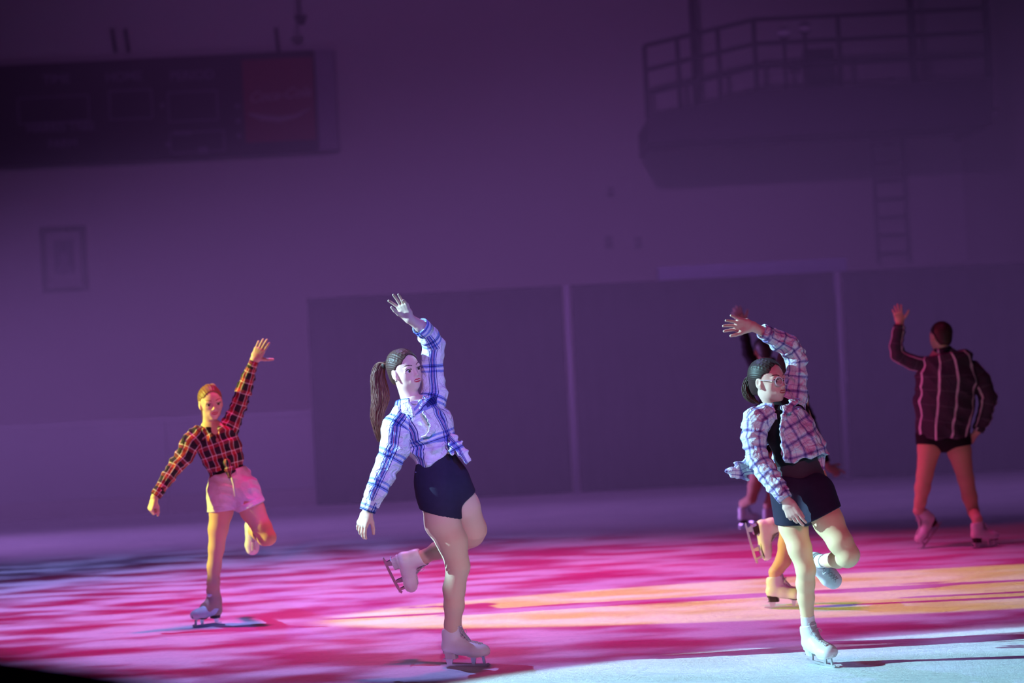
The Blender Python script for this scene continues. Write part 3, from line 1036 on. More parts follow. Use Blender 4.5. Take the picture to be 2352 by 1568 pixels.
# ------------------------------------------------------------------ the rink
def ice_material():
    m = bpy.data.materials.new('ice'); m.use_nodes = True
    nt = m.node_tree; b = nt.nodes['Principled BSDF']
    b.inputs['Specular IOR Level'].default_value = 0.25
    tc = nt.nodes.new('ShaderNodeTexCoord')
    n1 = nt.nodes.new('ShaderNodeTexNoise'); n1.inputs['Scale'].default_value = 0.9; n1.inputs['Detail'].default_value = 8
    n1.inputs['Roughness'].default_value = 0.65
    nt.links.new(tc.outputs['Object'], n1.inputs['Vector'])
    rp = ramp_node(nt, [(0.3, (0.78, 0.80, 0.84)), (0.55, (0.90, 0.91, 0.93)), (0.75, (0.97, 0.97, 0.98))], 'LINEAR')
    nt.links.new(n1.outputs[0], rp.inputs[0])
    # frosty grain
    ng = nt.nodes.new('ShaderNodeTexNoise'); ng.inputs['Scale'].default_value = 26; ng.inputs['Detail'].default_value = 10
    ng.inputs['Roughness'].default_value = 0.8
    nt.links.new(tc.outputs['Object'], ng.inputs['Vector'])
    rg = ramp_node(nt, [(0.30, (0.74, 0.76, 0.80)), (0.5, (0.95, 0.95, 0.96)), (0.72, (1.0, 1.0, 1.0))], 'LINEAR')
    nt.links.new(ng.outputs[0], rg.inputs[0])
    mg = nt.nodes.new('ShaderNodeMix'); mg.data_type = 'RGBA'; mg.blend_type = 'MULTIPLY'; mg.inputs[0].default_value = 1.0
    nt.links.new(rp.outputs[0], mg.inputs[6]); nt.links.new(rg.outputs[0], mg.inputs[7])
    # skate scratches: thin curved lines
    cols = mg.outputs[2]
    for i, (rot, sx, sy, th) in enumerate(((0.35, 0.35, 3.0, 0.014), (1.5, 0.45, 2.4, 0.012), (2.6, 0.3, 3.4, 0.012))):
        mp = nt.nodes.new('ShaderNodeMapping'); mp.inputs['Rotation'].default_value = (0, 0, rot); mp.inputs['Scale'].default_value = (sx, sy, 1)
        mp.inputs['Location'].default_value = (i * 3.3, i * 1.7, 0)
        nt.links.new(tc.outputs['Object'], mp.inputs[0])
        nn = nt.nodes.new('ShaderNodeTexNoise'); nn.inputs['Scale'].default_value = 1.1; nn.inputs['Detail'].default_value = 1.0
        nn.inputs['Distortion'].default_value = 0.6
        nt.links.new(mp.outputs[0], nn.inputs['Vector'])
        a = nt.nodes.new('ShaderNodeMath'); a.operation = 'SUBTRACT'; a.inputs[1].default_value = 0.5
        nt.links.new(nn.outputs[0], a.inputs[0])
        ab = nt.nodes.new('ShaderNodeMath'); ab.operation = 'ABSOLUTE'; nt.links.new(a.outputs[0], ab.inputs[0])
        lt = nt.nodes.new('ShaderNodeMapRange'); lt.inputs['From Min'].default_value = 0; lt.inputs['From Max'].default_value = th
        lt.inputs['To Min'].default_value = 0.35; lt.inputs['To Max'].default_value = 0.0
        nt.links.new(ab.outputs[0], lt.inputs['Value'])
        mx = nt.nodes.new('ShaderNodeMix'); mx.data_type = 'RGBA'
        mx.inputs[7].default_value = (0.55, 0.60, 0.68, 1) if i == 1 else (0.97, 0.97, 0.98, 1)
        nt.links.new(lt.outputs[0], mx.inputs[0]); nt.links.new(cols, mx.inputs[6])
        cols = mx.outputs[2]
    nt.links.new(cols, b.inputs['Base Color'])
    n2 = nt.nodes.new('ShaderNodeTexNoise'); n2.inputs['Scale'].default_value = 18; n2.inputs['Detail'].default_value = 9
    n2.inputs['Roughness'].default_value = 0.75
    nt.links.new(tc.outputs['Object'], n2.inputs['Vector'])
    bp = nt.nodes.new('ShaderNodeBump'); bp.inputs['Strength'].default_value = 0.6; bp.inputs['Distance'].default_value = 0.03
    nt.links.new(n2.outputs[0], bp.inputs['Height']); nt.links.new(bp.outputs[0], b.inputs['Normal'])
    b.inputs['Roughness'].default_value = 0.62
    return m


YB = 27.6      # face of the end boards
YW = 36.0      # end wall of the hall
ICE = ice_material()
MB().box((-26, 1.5, -0.3), (26, YB + 0.3, 0.0)).build('floor', ICE)['kind'] = 'structure'
CONC = material('concrete_floor', (0.22, 0.21, 0.23), 0.8, vary=(2, 0.2))
MB().box((-26, YB + 0.32, -0.3), (26, YW, 0.02)).build('floor_walkway', CONC)['kind'] = 'structure'
WALL = material('painted_block', (0.56, 0.53, 0.55), 0.85, bump=(6, 0.1), vary=(0.7, 0.05))
tag(MB().box((-26, YW, -0.3), (26, YW + 0.4, 14)).build('wall_back', WALL), kind='structure')

WHITE_B = material('board_plastic', (0.30, 0.29, 0.33), 0.45, vary=(1.2, 0.06))
KICK = material('kick_plate', (0.32, 0.28, 0.30), 0.5, vary=(1.2, 0.06))
RAILM = material('cap_rail', (0.34, 0.33, 0.37), 0.45, vary=(1.2, 0.06))
bd = empty('rink_boards', (0, YB, 0))
tag(bd, 'pale end boards of the rink left of the dark drape', 'boards')
x = -16.0
while x < 16:
    MB().box((x + .006, 0, .2), (x + 2.394, .08, 1.04)).build('board_panel', WHITE_B, bd)
    MB().box((x + .004, -.012, 0), (x + 2.396, .08, .195)).build('kick_plate', KICK, bd)
    x += 2.4
MB().box((-16, -.02, 1.045), (16, .12, 1.09)).build('cap_rail', RAILM, bd)

# dark drapes hung in front of the boards
DRAPE = material('black_drape', (0.035, 0.030, 0.040), 0.9, spec=0.05, vary=(3, 0.25))
zt = 2.36
def drape(x0, x1, label, name='stage_drape'):
    n = int((x1 - x0) / .035); V = []; F = []
    ph = x0
    for i in range(n + 1):
        t = x0 + (x1 - x0) * i / n
        for j, z in enumerate((0.012, .6, 1.2, 1.8, zt)):
            d = .022 * math.sin(t * 14 + .4 * math.sin(t * 3.1 + ph)) + .012 * math.sin(t * 31 + j * .3)
            V.append((t, d * (1.15 - .1 * j), z))
    for i in range(n):
        for j in range(4):
            a = i * 5 + j
            F.append((a, a + 5, a + 6, a + 1))
    o = np_mesh('cloth', np.array(V), np.array(F), DRAPE)
    r = empty(name, (0, YB - .16, 0)); o.parent = r
    md = o.modifiers.new('thickness', 'SOLIDIFY'); md.thickness = .01
    MB().box((x0, -.025, zt - .05), (x1, .025, zt)).build('top_hem', DRAPE, r)
    tag(r, label, 'curtain', 'dark drapes along the end boards')
xa = P(709, 700, YB).x
xb = P(1312, 900, YB).x
xc = P(1930, 850, YB).x
drape(xa, xb - .05, 'dark stage drape with its free left edge against the pale boards')
drape(xb + .05, xc - .05, 'dark stage drape between the two pale posts')
drape(xc + .05, xc + 5.5, 'dark stage drape right of the right-hand pale post, behind the back-turned skater')
POSTM = material('pale_post', (0.36, 0.34, 0.42), 0.5, vary=(3, 0.05))
for xx, lb in ((xb, 'thin pale upright post between drapes, right of the ponytailed skater'), (xc, 'thin pale upright post between drapes, right of the skater with glasses')):
    o = empty('drape_post', (xx, YB - .16, 0))
    MB().tube([(0, 0, .012), (0, 0, zt)], .03, 12).build('pole', POSTM, o, smooth=True)
    MB().box((-.036, -.14, 0), (.036, .14, .012)).build('base_plate', POSTM, o)
    tag(o, lb, 'post', 'posts between the drapes')
# ledge above the drape on the right, bluish light put into its colour
LEDGE = material('lit_ledge_blue', (0.26, 0.25, 0.42), 0.6, vary=(2, 0.1))
pa, pb = P(1512, 625, YB + .4), P(1945, 603, YB + .4)
o = empty('lit_ledge', (pa.x, YB + .4, 0))
LZ = (pa.z + pb.z) / 2
MB().box((0, 0, LZ - .10), (pb.x - pa.x, .3, LZ + .06)).build('ledge_board', LEDGE, o)
for q in (0.05, .5, .93):
    MB().box((q * (pb.x - pa.x), .1, .02), (q * (pb.x - pa.x) + .06, .2, LZ - .10)).build('upright', LEDGE, o)
tag(o, 'ledge with bluish light in its colour, just above the dark drape', 'ledge')

# framed portrait on the wall
def wall_rect(x0, y0, x1, y1, Y):
    a, b = P((x0 + x1) / 2, (y0 + y1) / 2, Y), None
    wpx = abs(x1 - x0) * Y / FPX; hpx = abs(y1 - y0) * Y / FPX
    return a, wpx, hpx
FR = material('dark_frame', (0.05, 0.035, 0.04), 0.5, vary=(8, 0.2))
MATB = material('picture_mount', (0.42, 0.38, 0.42), 0.8, vary=(8, 0.05))
PIC = material('portrait_print', (0.12, 0.10, 0.15), 0.6, vary=(3, 0.35))
PIC2 = material('portrait_figure', (0.24, 0.20, 0.27), 0.6, vary=(5, 0.2))
c, wd, hg = wall_rect(96, 520, 200, 670, YW)
o = empty('framed_picture', (c.x, YW - .001, c.z))
t = .075
m = MB()
for a, b in (((-wd/2, -.05, -hg/2), (-wd/2 + t, 0, hg/2)), ((wd/2 - t, -.05, -hg/2), (wd/2, 0, hg/2)), ((-wd/2 + t, -.05, hg/2 - t), (wd/2 - t, 0, hg/2)), ((-wd/2 + t, -.05, -hg/2), (wd/2 - t, 0, -hg/2 + t))):
    m.box(a, b)
m.build('frame', FR, o)
MB().box((-wd/2 + t, -.02, -hg/2 + t), (wd/2 - t, -.005, hg/2 - t)).build('mount', MATB, o)
MB().box((-wd/2 + .19, -.026, -hg/2 + .27), (wd/2 - .19, -.0195, hg/2 - .20)).build('print', PIC, o)
m = MB().ball((0, -.027, .02), (.07, .006, .09), 14, 8)
m.prism([(-.13, -.026, -hg/2 + .28), (.13, -.026, -hg/2 + .28), (.09, -.026, -.1), (.03, -.026, -.06), (-.03, -.026, -.06), (-.09, -.026, -.1)], (0, -.005, 0))
m.build('portrait_figure', PIC2, o)
tag(o, 'dark framed portrait hanging on the wall above the pale boards', 'picture')

# scoreboard
SBK = material('scoreboard_black', (0.035, 0.028, 0.035), 0.6, vary=(1.5, 0.2))
SBP = material('scoreboard_panel', (0.022, 0.016, 0.024), 0.5, vary=(2, 0.2))
SBT = material('scoreboard_text', (0.24, 0.21, 0.30), 0.7, vary=(4, 0.1))
SBR = material('red_sign', (0.22, 0.018, 0.03), 0.5, vary=(2, 0.15))
SBS = material('sign_script', (0.40, 0.26, 0.32), 0.6, vary=(4, 0.1))
SIDE = material('scoreboard_side', (0.30, 0.27, 0.34), 0.6, vary=(2, 0.1))
YS = YW - .35
s_ = YS / FPX
c0 = P(770, 225, YS)
o = empty('scoreboard', (c0.x, YS, c0.z))
def sx(px): return (px - 770) * s_
def sz(py): return -(py - 225) * s_
zt_, zb_ = sz(112), sz(342)
MB().box((sx(-330), 0, zb_), (sx(725), .33, zt_)).build('cabinet', SBK, o)
MB().box((sx(727), .03, zb_), (sx(772), .33, zt_)).build('end_cap', SIDE, o)
MB().box((sx(560), -.03, sz(318)), (sx(722), -.001, sz(128))).build('sponsor_sign', SBR, o)
for (x0, x1, y0, y1) in ((40, 205, 188, 250), (250, 350, 182, 250), (385, 500, 192, 262), (385, 512, 285, 334)):
    fr = MB()
    for a, b in (((x0, y0), (x1, y0 + 3)), ((x0, y1 - 3), (x1, y1)), ((x0, y0), (x0 + 3, y1)), ((x1 - 3, y0), (x1, y1))):
        fr.box((sx(a[0]), -.02, sz(b[1])), (sx(b[0]), -.001, sz(a[1])))
    w_ = MB().box((sx(x0), -.008, sz(y1)), (sx(x1), -.002, sz(y0))).build('display_window', SBP, o)
    fr.build('window_rim', SBT, w_)
for (px, py) in ((545, 232), (545, 266), (545, 300), (372, 222), (380, 312)):
    MB().ball((sx(px), -.004, sz(py)), (.035, .01, .035), 12, 6).build('indicator_lamp', SBT, o, smooth=True)
MB().box((sx(395), -.02, sz(292)), (sx(436), -.008, sz(282))).build('digit_segment', SBT, o)
MB().box((sx(450), -.02, sz(338)), (sx(472), -.008, sz(322))).build('digit_segment', SBT, o)

def text_mesh(name, body, size, mat, parent, loc, shear=0.0, depth=.006, tilt=0.0):
    cu = bpy.data.curves.new(name, 'FONT'); cu.body = body; cu.size = size; cu.shear = shear; cu.extrude = depth
    cu.align_x = 'CENTER'; cu.align_y = 'CENTER'; cu.resolution_u = 4; cu.offset = size * .012
    tmp = bpy.data.objects.new(name, cu); COL.objects.link(tmp)
    bpy.context.view_layer.update()
    me = bpy.data.meshes.new_from_object(tmp.evaluated_get(bpy.context.evaluated_depsgraph_get()))
    bpy.data.objects.remove(tmp)
    me.name = name; me.materials.clear(); me.materials.append(mat)
    ob = link(bpy.data.objects.new(name, me), parent)
    ob.location = loc; ob.rotation_euler = (math.pi / 2, -tilt, 0)
    return ob
for body, px, py, wpx in (('TIME', 132, 150, 52), ('HOME', 287, 152, 62), ('PERIOD', 444, 157, 90)):
    text_mesh('lettering', body, 30 * s_, SBT, o, (sx(px), -.008, sz(py)))
text_mesh('lettering', 'HARRIS TREE', 27 * s_, SBT, o, (sx(137), -.008, sz(261)))
text_mesh('lettering', 'FARM', 27 * s_, SBT, o, (sx(139), -.008, sz(298)))
sg = text_mesh('script_lettering', 'Coca-Cola', 33 * s_, SBS, o, (sx(642), -.038, sz(212)), shear=.45, tilt=.06)
swp = MB().tube([(sx(570), -.036, sz(252)), (sx(600), -.036, sz(262)), (sx(640), -.036, sz(268)), (sx(680), -.036, sz(262)), (sx(712), -.036, sz(246))],
          [.02, .05, .045, .03, .01], 8, flat=((0, 1, 0), .2)).build('swoosh', SBS, o, smooth=True)
tag(o, 'long dark scoreboard with a red soft drink sign at its right end', 'scoreboard')
CH = material('dark_iron', (0.04, 0.035, 0.045), 0.6, vary=(6, 0.2))
for (xa_, ya_, xb_, yb_) in ((258, 66, 266, 110), (288, 66, 296, 110), (634, 64, 640, 110)):
    a, b = P(xa_, ya_, YS + .2), P(xb_, yb_, YS + .2)
    MB().tube([(b.x - c0.x, .2, b.z - c0.z - .06), (a.x - c0.x, .2, a.z - c0.z)], .025, 8).build('hanger_rod', CH, o, smooth=True)
# small lamp that hangs from above
a = P(690, 40, YS - 1)
o = empty('hanging_speaker', (a.x, YS - 1, a.z))
MB().prism([(-.09, -.1, .02), (.09, -.1, .02), (.04, -.06, -.09), (-.04, -.06, -.09)], (0, .2, 0)).build('housing', CH, o)
MB().tube([(0, 0, .02), (0, 0, 1.6)], .018, 8).build('hanger_rod', CH, o, smooth=True)
tag(o, 'small dark speaker hanging near the top, right of the scoreboard', 'speaker')
# small boxes on the wall, mid photograph
for (px, py, w_, h_, lb) in ((1402, 440, .10, .14, 'small dark outlet box high on the bare wall'), (1398, 556, .12, .18, 'small dark wall box left of its twin, above the drape'), (1466, 556, .10, .16, 'small dark wall box right of its twin, above the drape')):
    a = P(px, py, YW)
    o = empty('wall_box', (a.x, YW - .001, a.z))
    MB().box((-w_/2, -.08, -h_/2), (w_/2, 0, h_/2)).build('case', material('wall_box_grey', (0.22, 0.19, 0.24), 0.6, vary=(9, 0.1)), o)
    MB().box((-w_/2 * .8, -.09, -h_/2 * .8), (w_/2 * .8, -.079, h_/2 * .8)).build('cover', material('wall_box_cover', (0.26, 0.22, 0.28), 0.6, vary=(9, 0.1)), o)
    tag(o, lb, 'box')

# balcony, upper right
BALM = material('balcony_paint', (0.07, 0.055, 0.08), 0.7, vary=(1.5, 0.15))
BALR = material('balcony_rail', (0.06, 0.05, 0.07), 0.6, vary=(4, 0.15))
YF = YW - 2.6
cn = P(1742, 260, YF)
o = empty('balcony', (cn.x, YF, 0))
def bq(px, py, dy=0.0):
    v = P(px, py, YF)
    return (v.x - cn.x, dy, v.z)
fl_bot = P(1742, 313, YF).z; fl_top = P(1742, 206, YF).z; rt_z = P(1742, 44, YF).z
lx, rx = P(1490, 300, YF).x - cn.x, P(2280, 240, YF).x - cn.x
zl = P(1490, 268, YF).z; zrl = P(1490, 104, YF).z
dp = YW - YF - .01
MB().box((lx, .06, fl_bot + .10), (rx, dp, fl_bot + .26)).build('deck', BALM, o)
MB().prism([(lx, 0, fl_bot), (0, 0, fl_bot), (0, 0, fl_top), (lx, 0, zl)], (0, .06, 0)).build('ramp_fascia', BALM, o)
MB().box((0.001, 0, fl_bot), (rx, .06, fl_top)).build('fascia', BALM, o)
MB().box((rx - .06, .06, fl_bot), (rx, dp, fl_top)).build('side_fascia', BALM, o)
MB().prism([(lx, .06, fl_bot), (lx, dp, fl_bot), (lx, dp, zl), (lx, .06, zl)], (.06, 0, 0)).build('side_fascia', BALM, o)
for k in (1.0, .66, .33):
    MB().tube([(lx, .03, zl + (zrl - zl) * k), (0, .03, fl_top + (rt_z - fl_top) * k), (rx, .03, fl_top + (rt_z - fl_top) * k)], .032, 8).build('rail', BALR, o, smooth=True)
for t in (1, .7, .33, 0):
    za = fl_top + (zl - fl_top) * t; zb = rt_z + (zrl - rt_z) * t
    MB().tube([(lx * t, .03, za - .02), (lx * t, .03, zb)], .034, 8).build('rail_post', BALR, o, smooth=True)
for t in (.36, .68, 1):
    MB().tube([(rx * t, .03, fl_top - .02), (rx * t, .03, rt_z)], .034, 8).build('rail_post', BALR, o, smooth=True)
tag(o, 'dark railed balcony projecting from the wall at upper right', 'balcony')
for px in (1588, 2090, 2262):
    a = P(px, 0, YF + .8)
    m = empty('roof_column', (a.x, YF + .8, fl_bot + .26))
    MB().tube([(0, 0, 0), (0, 0, 5)], .05, 10).build('shaft', BALR, m, smooth=True)
    MB().box((-.1, -.1, 0), (.1, .1, .03)).build('foot_plate', BALR, m)
    tag(m, {1588: 'thin dark column standing at the left end of the balcony', 2090: 'thin dark column rising from the balcony right of its middle', 2262: 'thin dark column at the right end of the balcony'}[px], 'column', 'columns on the balcony')
# equipment on the balcony
LMP = material('pale_glow_face', (0.92, 0.85, 0.95), 0.4, vary=(9, 0.05))  # no emission: the glow of the two spots is put into this colour
for (px, py, lb) in ((1801, 76, 'small lamp with its glow as pale colour behind the balcony rail, lower of two'), (1849, 64, 'small lamp with its glow as pale colour behind the balcony rail, upper of two')):
    a = P(px, py, YF + .5)
    m = empty('stage_lamp', (a.x, YF + .5, fl_bot + .26))
    z = a.z - (fl_bot + .26)
    MB().tube([(0, .06, 0), (0, .06, z)], .025, 8).build('stand', BALR, m, smooth=True)
    MB().ball((0, 0, z), (.10, .05, .055), 14, 8).build('reflector', LMP, m, smooth=True)
    MB().tube([(0, .02, z), (0, .2, z)], [.09, .06], 12).build('housing', BALR, m, smooth=True)
    tag(m, lb, 'lamp', 'lamps on the balcony')
a = P(1882, 150, YF + 1.1)
m = empty('loudspeaker', (a.x, YF + 1.1, fl_bot + .26))
z = a.z - (fl_bot + .26)
MB().box((-.22, -.15, z - .3), (.2, .15, z + .22)).build('cabinet', CH, m)
MB().box((-.19, -.16, z - .26), (.17, -.15, z + .18)).build('grille', BALR, m)
MB().tube([(0, 0, 0), (0, 0, z - .3)], .03, 8).build('stand', CH, m, smooth=True)
tag(m, 'dark loudspeaker on a stand behind the balcony rail', 'speaker')
# wall ladder and pale door panel, far right
LAD = material('ladder_steel', (0.16, 0.13, 0.18), 0.6, vary=(5, 0.1))
l0, l1 = P(2010, 450, YW - .15), P(2080, 450, YW - .15)
zt2, zb2 = P(2040, 310, YW - .15).z, P(2050, 600, YW - .15).z
o = empty('wall_ladder', (l0.x, YW - .15, zb2))
for xx in (0, l1.x - l0.x):
    MB().tube([(xx, 0, 0), (xx, 0, zt2 - zb2)], .028, 8).build('rail', LAD, o, smooth=True)
    for zz in (.15, zt2 - zb2 - .15):
        MB().box((xx - .02, 0, zz - .02), (xx + .02, .149, zz + .02)).build('bracket', LAD, o)
n = 7
for i in range(n):
    z = (zt2 - zb2) * (i + .5) / n
    MB().tube([(0, 0, z), (l1.x - l0.x, 0, z)], .02, 8).build('rung', LAD, o, smooth=True)
tag(o, 'dark steel ladder fixed to the wall under the balcony', 'ladder')
PANEL = material('pale_panel', (0.66, 0.62, 0.66), 0.8, vary=(2, 0.05))
d0, d1 = P(2090, 440, YW), P(2212, 440, YW)
o = MB().box((d0.x, YW - .03, P(2150, 605, YW).z), (d1.x, YW - .0005, P(2150, 285, YW).z)).build('trim_1', PANEL)
tag(o, kind='structure')

# dark padded barrier close to the camera, lower left
PAD = material('barrier_pad', (0.012, 0.009, 0.014), 0.9, spec=0.05, vary=(6, 0.2))
Yn = 3.2
ptp = [P(-260, 1478, Yn), P(-90, 1494, Yn), P(60, 1514, Yn), P(200, 1534, Yn), P(350, 1562, Yn), P(470, 1620, Yn)]
o = empty('padded_barrier', (ptp[1].x, Yn, 0))
rel = lambda v: (v.x - ptp[1].x, v.y - Yn, v.z - .045)
MB().tube([rel(v) for v in ptp], .045, 14).build('padded_rim', PAD, o, smooth=True)
m = MB()
pr = [(rel(v)[0], -.03, rel(v)[2]) for v in ptp]
m.prism(pr + [(pr[-1][0], -.03, 0), (pr[0][0], -.03, 0)], (0, .06, 0))
m.build('barrier_panel', PAD, o)
tag(o, 'dark blurred rounded barrier edge in the lower left corner', 'barrier')
# ------------------------------------------------------------------ skater A: ponytail, white and blue check shirt
def skater_a():
    D = G(1072, 1531).y
    B = Body(D, (1072, 1531), 'skater in a knotted white and blue check shirt with a long ponytail', .005, .0028)
    side = Vector((math.cos(.45), math.sin(.45), .30))
    # standing skate
    hd = V3(1, 0.0, -.42); hd.z = 0
    g = G(1068, 1531)
    T1 = skate(B, (g.x, g.y, 0.0), hd, (-.03, 0, 1), 1.0, label='white leather figure skate on the ice')
    ank1 = T1(*ANK)
    # free skate, behind
    h2 = V3(.31, .745, .58); u2 = V3(.93, -.30, -.12)
    a2 = B.J((972, 1279, .40))
    p2 = skate_at_ankle(a2, h2, u2, 1.0)
    T2 = skate(B, p2, h2, u2, 1.0, label='white leather figure skate lifted behind')
    leg1 = B.limb([(1006, 1118, .0, 44), (1016, 1200, -.02, 40), (1038, 1242, -.03, 35), (1052, 1300, -.03, 26.5), (1043, 1352, 0, 25), (1043, 1390, 0, 22.5)])
    leg1 += [(T1(-.056, 0, .215), B.r(18.5)), (T1(-.058, 0, .10), B.r(15))]
    leg2 = B.limb([(1036, 1112, .05, 42), (1062, 1165, .12, 40), (1084, 1216, .20, 33), (1082, 1228, .22, 27), (1045, 1250, .29, 25), (1005, 1264, .35, 19.5)])
    leg2 += [(T2(-.056, 0, .215), B.r(15.5)), (T2(-.058, 0, .10), B.r(13))]
    neck = B.J((946, 926, .03))
    tor = [((948, 930, .02), 30, .8), ((970, 950, .02), 50, .62), ((985, 985, .02), 46, .66), ((998, 1040, .02), 38, .7), ((1010, 1090, .02), 52, .72), ((1016, 1130, .02), 56, .75)]
    torso = [(B.J(p), (B.r(w_), B.r(w_) * k)) for p, w_, k in tor]
    armR = B.limb([(920, 962, -.03, 19), (890, 1068, -.05, 16), (858, 1140, -.08, 13), (845, 1171, -.09, 10.5)])
    armL = B.limb([(998, 925, .07, 19), (1000, 785, .07, 16), (965, 748, -.03, 14), (940, 731, -.06, 10.5)])
    B.core(torso, side, [armR, armL], [leg1, leg2], neck)
    B.head(B.J((930, 850, .03)), V3(.66, -.02, -.75), V3(-.30, -.95, .02), .212, neck, .050, gaze=V3(.70, -.02, -.68))
    B.hand([armR[-2], armR[-1]], V3(-.36, .92, -.1), V3(.55, .30, .8), 'right', curl=(.30, .42, .45, .4), spread=(.10, .02, -.06, -.14), scale=.98, thumb=(.75, .5, .35))
    B.hand([armL[-2], armL[-1]], V3(-.46, -.86, -.1), V3(-.35, .25, -.90), 'left', curl=(.10, .12, .14, .5), spread=(.45, .02, -.16, -.22), scale=.90, thumb=(.8, .25, .7), tcurl=.5)
    B.skin('skin')
    hr = B.hair('hair_brown', rows=7)
    tie = B.J((884, 838, .08))
    MB().ball(tie, .02, 14, 8).build('hair_tie', MAT['lash'], hr, B.base, smooth=True)
    B.strands('ponytail', [(892, 838, .06), (876, 836, .10), (868, 868, .11), (874, 915, .10), (866, 965, .09), (873, 1016, .08)],
              [6, 11, 17, 21, 14, 5], 'hair_tail', hr, n=380, r0=.0020)
    # clothes
    B.tights(leg1, MAT['tights']); B.tights(leg2, MAT['tights'])
    sh = SDF(*bounds([leg1[0][0], leg2[2][0], torso[3][0]], .17), B.h)
    e1 = (leg1[2][0] - leg1[0][0]).normalized(); e2 = (leg2[2][0] - leg2[0][0]).normalized()
    c1 = (B.J((1008, 1178, 0)), V3(-.22, .95, .05)); c2 = (B.J((1064, 1138, .1)), V3(.45, .88, .2))
    wst = (B.J((1005, 1040, 0)), V3(.1, -1, 0))
    sh.cone(torso[3][0], torso[4][0], (B.r(44), B.r(33)), (B.r(57), B.r(43)), .03, side=side, clip=[wst])
    sh.cone(torso[4][0], torso[5][0], (B.r(57), B.r(43)), (B.r(60), B.r(48)), .03, side=side)
    sh.cone(leg1[0][0], B.J((1018, 1215, -.01)), B.r(51), B.r(45), .03, clip=[c1])
    sh.cone(leg2[0][0], B.J((1068, 1180, .12)), B.r(47), B.r(44), .03, clip=[c2])
    B.mk('shorts', sh.mesh(), MAT['navy'])
    M = MAT['plaid_white']
    st = [(944, 926, .02, 36, .75), (966, 944, .02, 57, .66), (984, 980, .02, 58, .68), (996, 1015, .02, 52, .74), (1000, 1045, .02, 49, .78), (1008, 1090, .02, 56, .78)]
    f, T = B.torso_shell(st, side)
    f.cut(B.J((1000, 1062, -.1)), V3(.52, .85, .12), .004)
    f.cut(B.J((946, 925, .0)), V3(-.22, -.95, .25), .006)
    f.cone(B.J((950, 912, -.10)), B.J((966, 945, -.10)), .05, .02, .006, op='sub')
    wav = [((.5, 0, .85), .085, .0085, 1.0, .8), ((-.75, .2, .6), .11, .007, 2.2, .9), ((.9, 0, .3), .05, .003, .3, .6)]
    kp = A3(B.J((1042, 1004, -.05)))
    def gather(p):
        q = p - kp; ang = np.arctan2(q[:, 2], -q[:, 0]); r = np.linalg.norm(q, axis=1)
        m = np.clip((r - .02) / .04, 0, 1) * np.clip((.26 - r) / .12, 0, 1) * np.clip((.01 - q[:, 2]) / .03, 0, 1) * np.clip((-.01 - q[:, 0]) / .03, 0, 1)
        return -.009 * m * (1 - 1.7 * np.abs(np.sin(ang * 7 + 1.2 * np.sin(r * 21))))
    f.ruffle(lambda p: folds(p, wav) + gather(p))
    V, F = f.mesh()
    cc = chain_coords(V, [t[0] for t in T], -side.cross(Vector((0, 0, 1))), .115)
    shirt = B.mk('shirt', (V, F), M, None, {'cloth': cc})
    sw = [((-.3, 0, -1), .075, .0045, .2, 1.6), ((.9, .2, -.4), .07, .004, 1.7, .9), ((-.8, .3, -.6), .045, .003, .9, 1.2)]
    B.sleeve([(930, 958, -.0, 34), (912, 985, -.02, 35), (907, 1030, -.04, 33), (891, 1066, -.05, 28), (878, 1096, -.06, 26), (863, 1130, -.08, 23), (851, 1158, -.085, 20)], M, (0, 1, 0), sw, parent=shirt, R=.075, phase=.03)
    B.cuff((853, 1150, -.085), (844, 1174, -.09), 20, 18.5, M, (0, 1, 0), shirt)
    B.sleeve([(988, 940, .05, 34), (998, 905, .07, 29), (994, 865, .07, 25), (993, 825, .07, 24), (997, 795, .07, 24), (985, 772, .03, 23), (974, 758, .0, 20)], M, (0, -1, 0), [((.2, 0, 1), .07, .0045, 1.2, 1.6), ((1, .2, .4), .06, .003, .7, .9)], parent=shirt, R=.075, phase=-.03)
    B.cuff((980, 763, .01), (964, 748, -.03), 20.5, 21, M, (0, 1, 0), shirt)
    B.collar(B.J((946, 928, .02)), V3(-.24, -.95, .22), V3(.50, .1, -.86), .068, M, shirt, gap=.55, point=.04, stand=.034, fall=.062, spread=.024, drop=.02)
    # placket flap and the knot with its tails
    fl = SDF(*bounds([B.J((968, 950, -.12)), B.J((1045, 1000, -.12))], .06), .004)
    pa = [B.J((972, 945, -.105)), B.J((990, 965, -.125)), B.J((996, 985, -.13)), B.J((982, 1000, -.13)), B.J((968, 1003, -.115))]
    for a, b, r0, r1 in zip(pa, pa[1:], (.012, .017, .019, .013), (.017, .019, .013, .004)):
        fl.cone(a, b, (r0, .0035), (r1, .0035), .006, side=V3(.85, .1, .35))
    V, F = fl.mesh()
    B.mk('placket', (V, F), M, shirt, {'cloth': V * 0 + .01})
    kn = SDF(*bounds([B.J((1035, 995, -.1)), B.J((1085, 1070, -.14))], .06), .004)
    k0 = B.J((1040, 1005, -.06))
    kn.ell(k0, (.024, .022, .022), k=0)
    tl = [k0, B.J((1052, 1020, -.08)), B.J((1064, 1040, -.09)), B.J((1074, 1060, -.09))]
    for a, b, r0, r1 in zip(tl, tl[1:], (.014, .021, .026), (.021, .026, .017)):
        kn.cone(a, b, (r0, .009), (r1, .008), .01, side=V3(.7, -.4, .3))
    t2 = [k0, B.J((1036, 1022, -.09)), B.J((1040, 1042, -.10))]
    for a, b, r0, r1 in zip(t2, t2[1:], (.012, .016), (.016, .012)):
        kn.cone(a, b, (r0, .007), (r1, .006), .01, side=V3(.9, .2, .1))
    kn.ruffle(lambda p: folds(p, [((.7, 0, .5), .03, .004, .5, .7)]))
    V, F = kn.mesh()
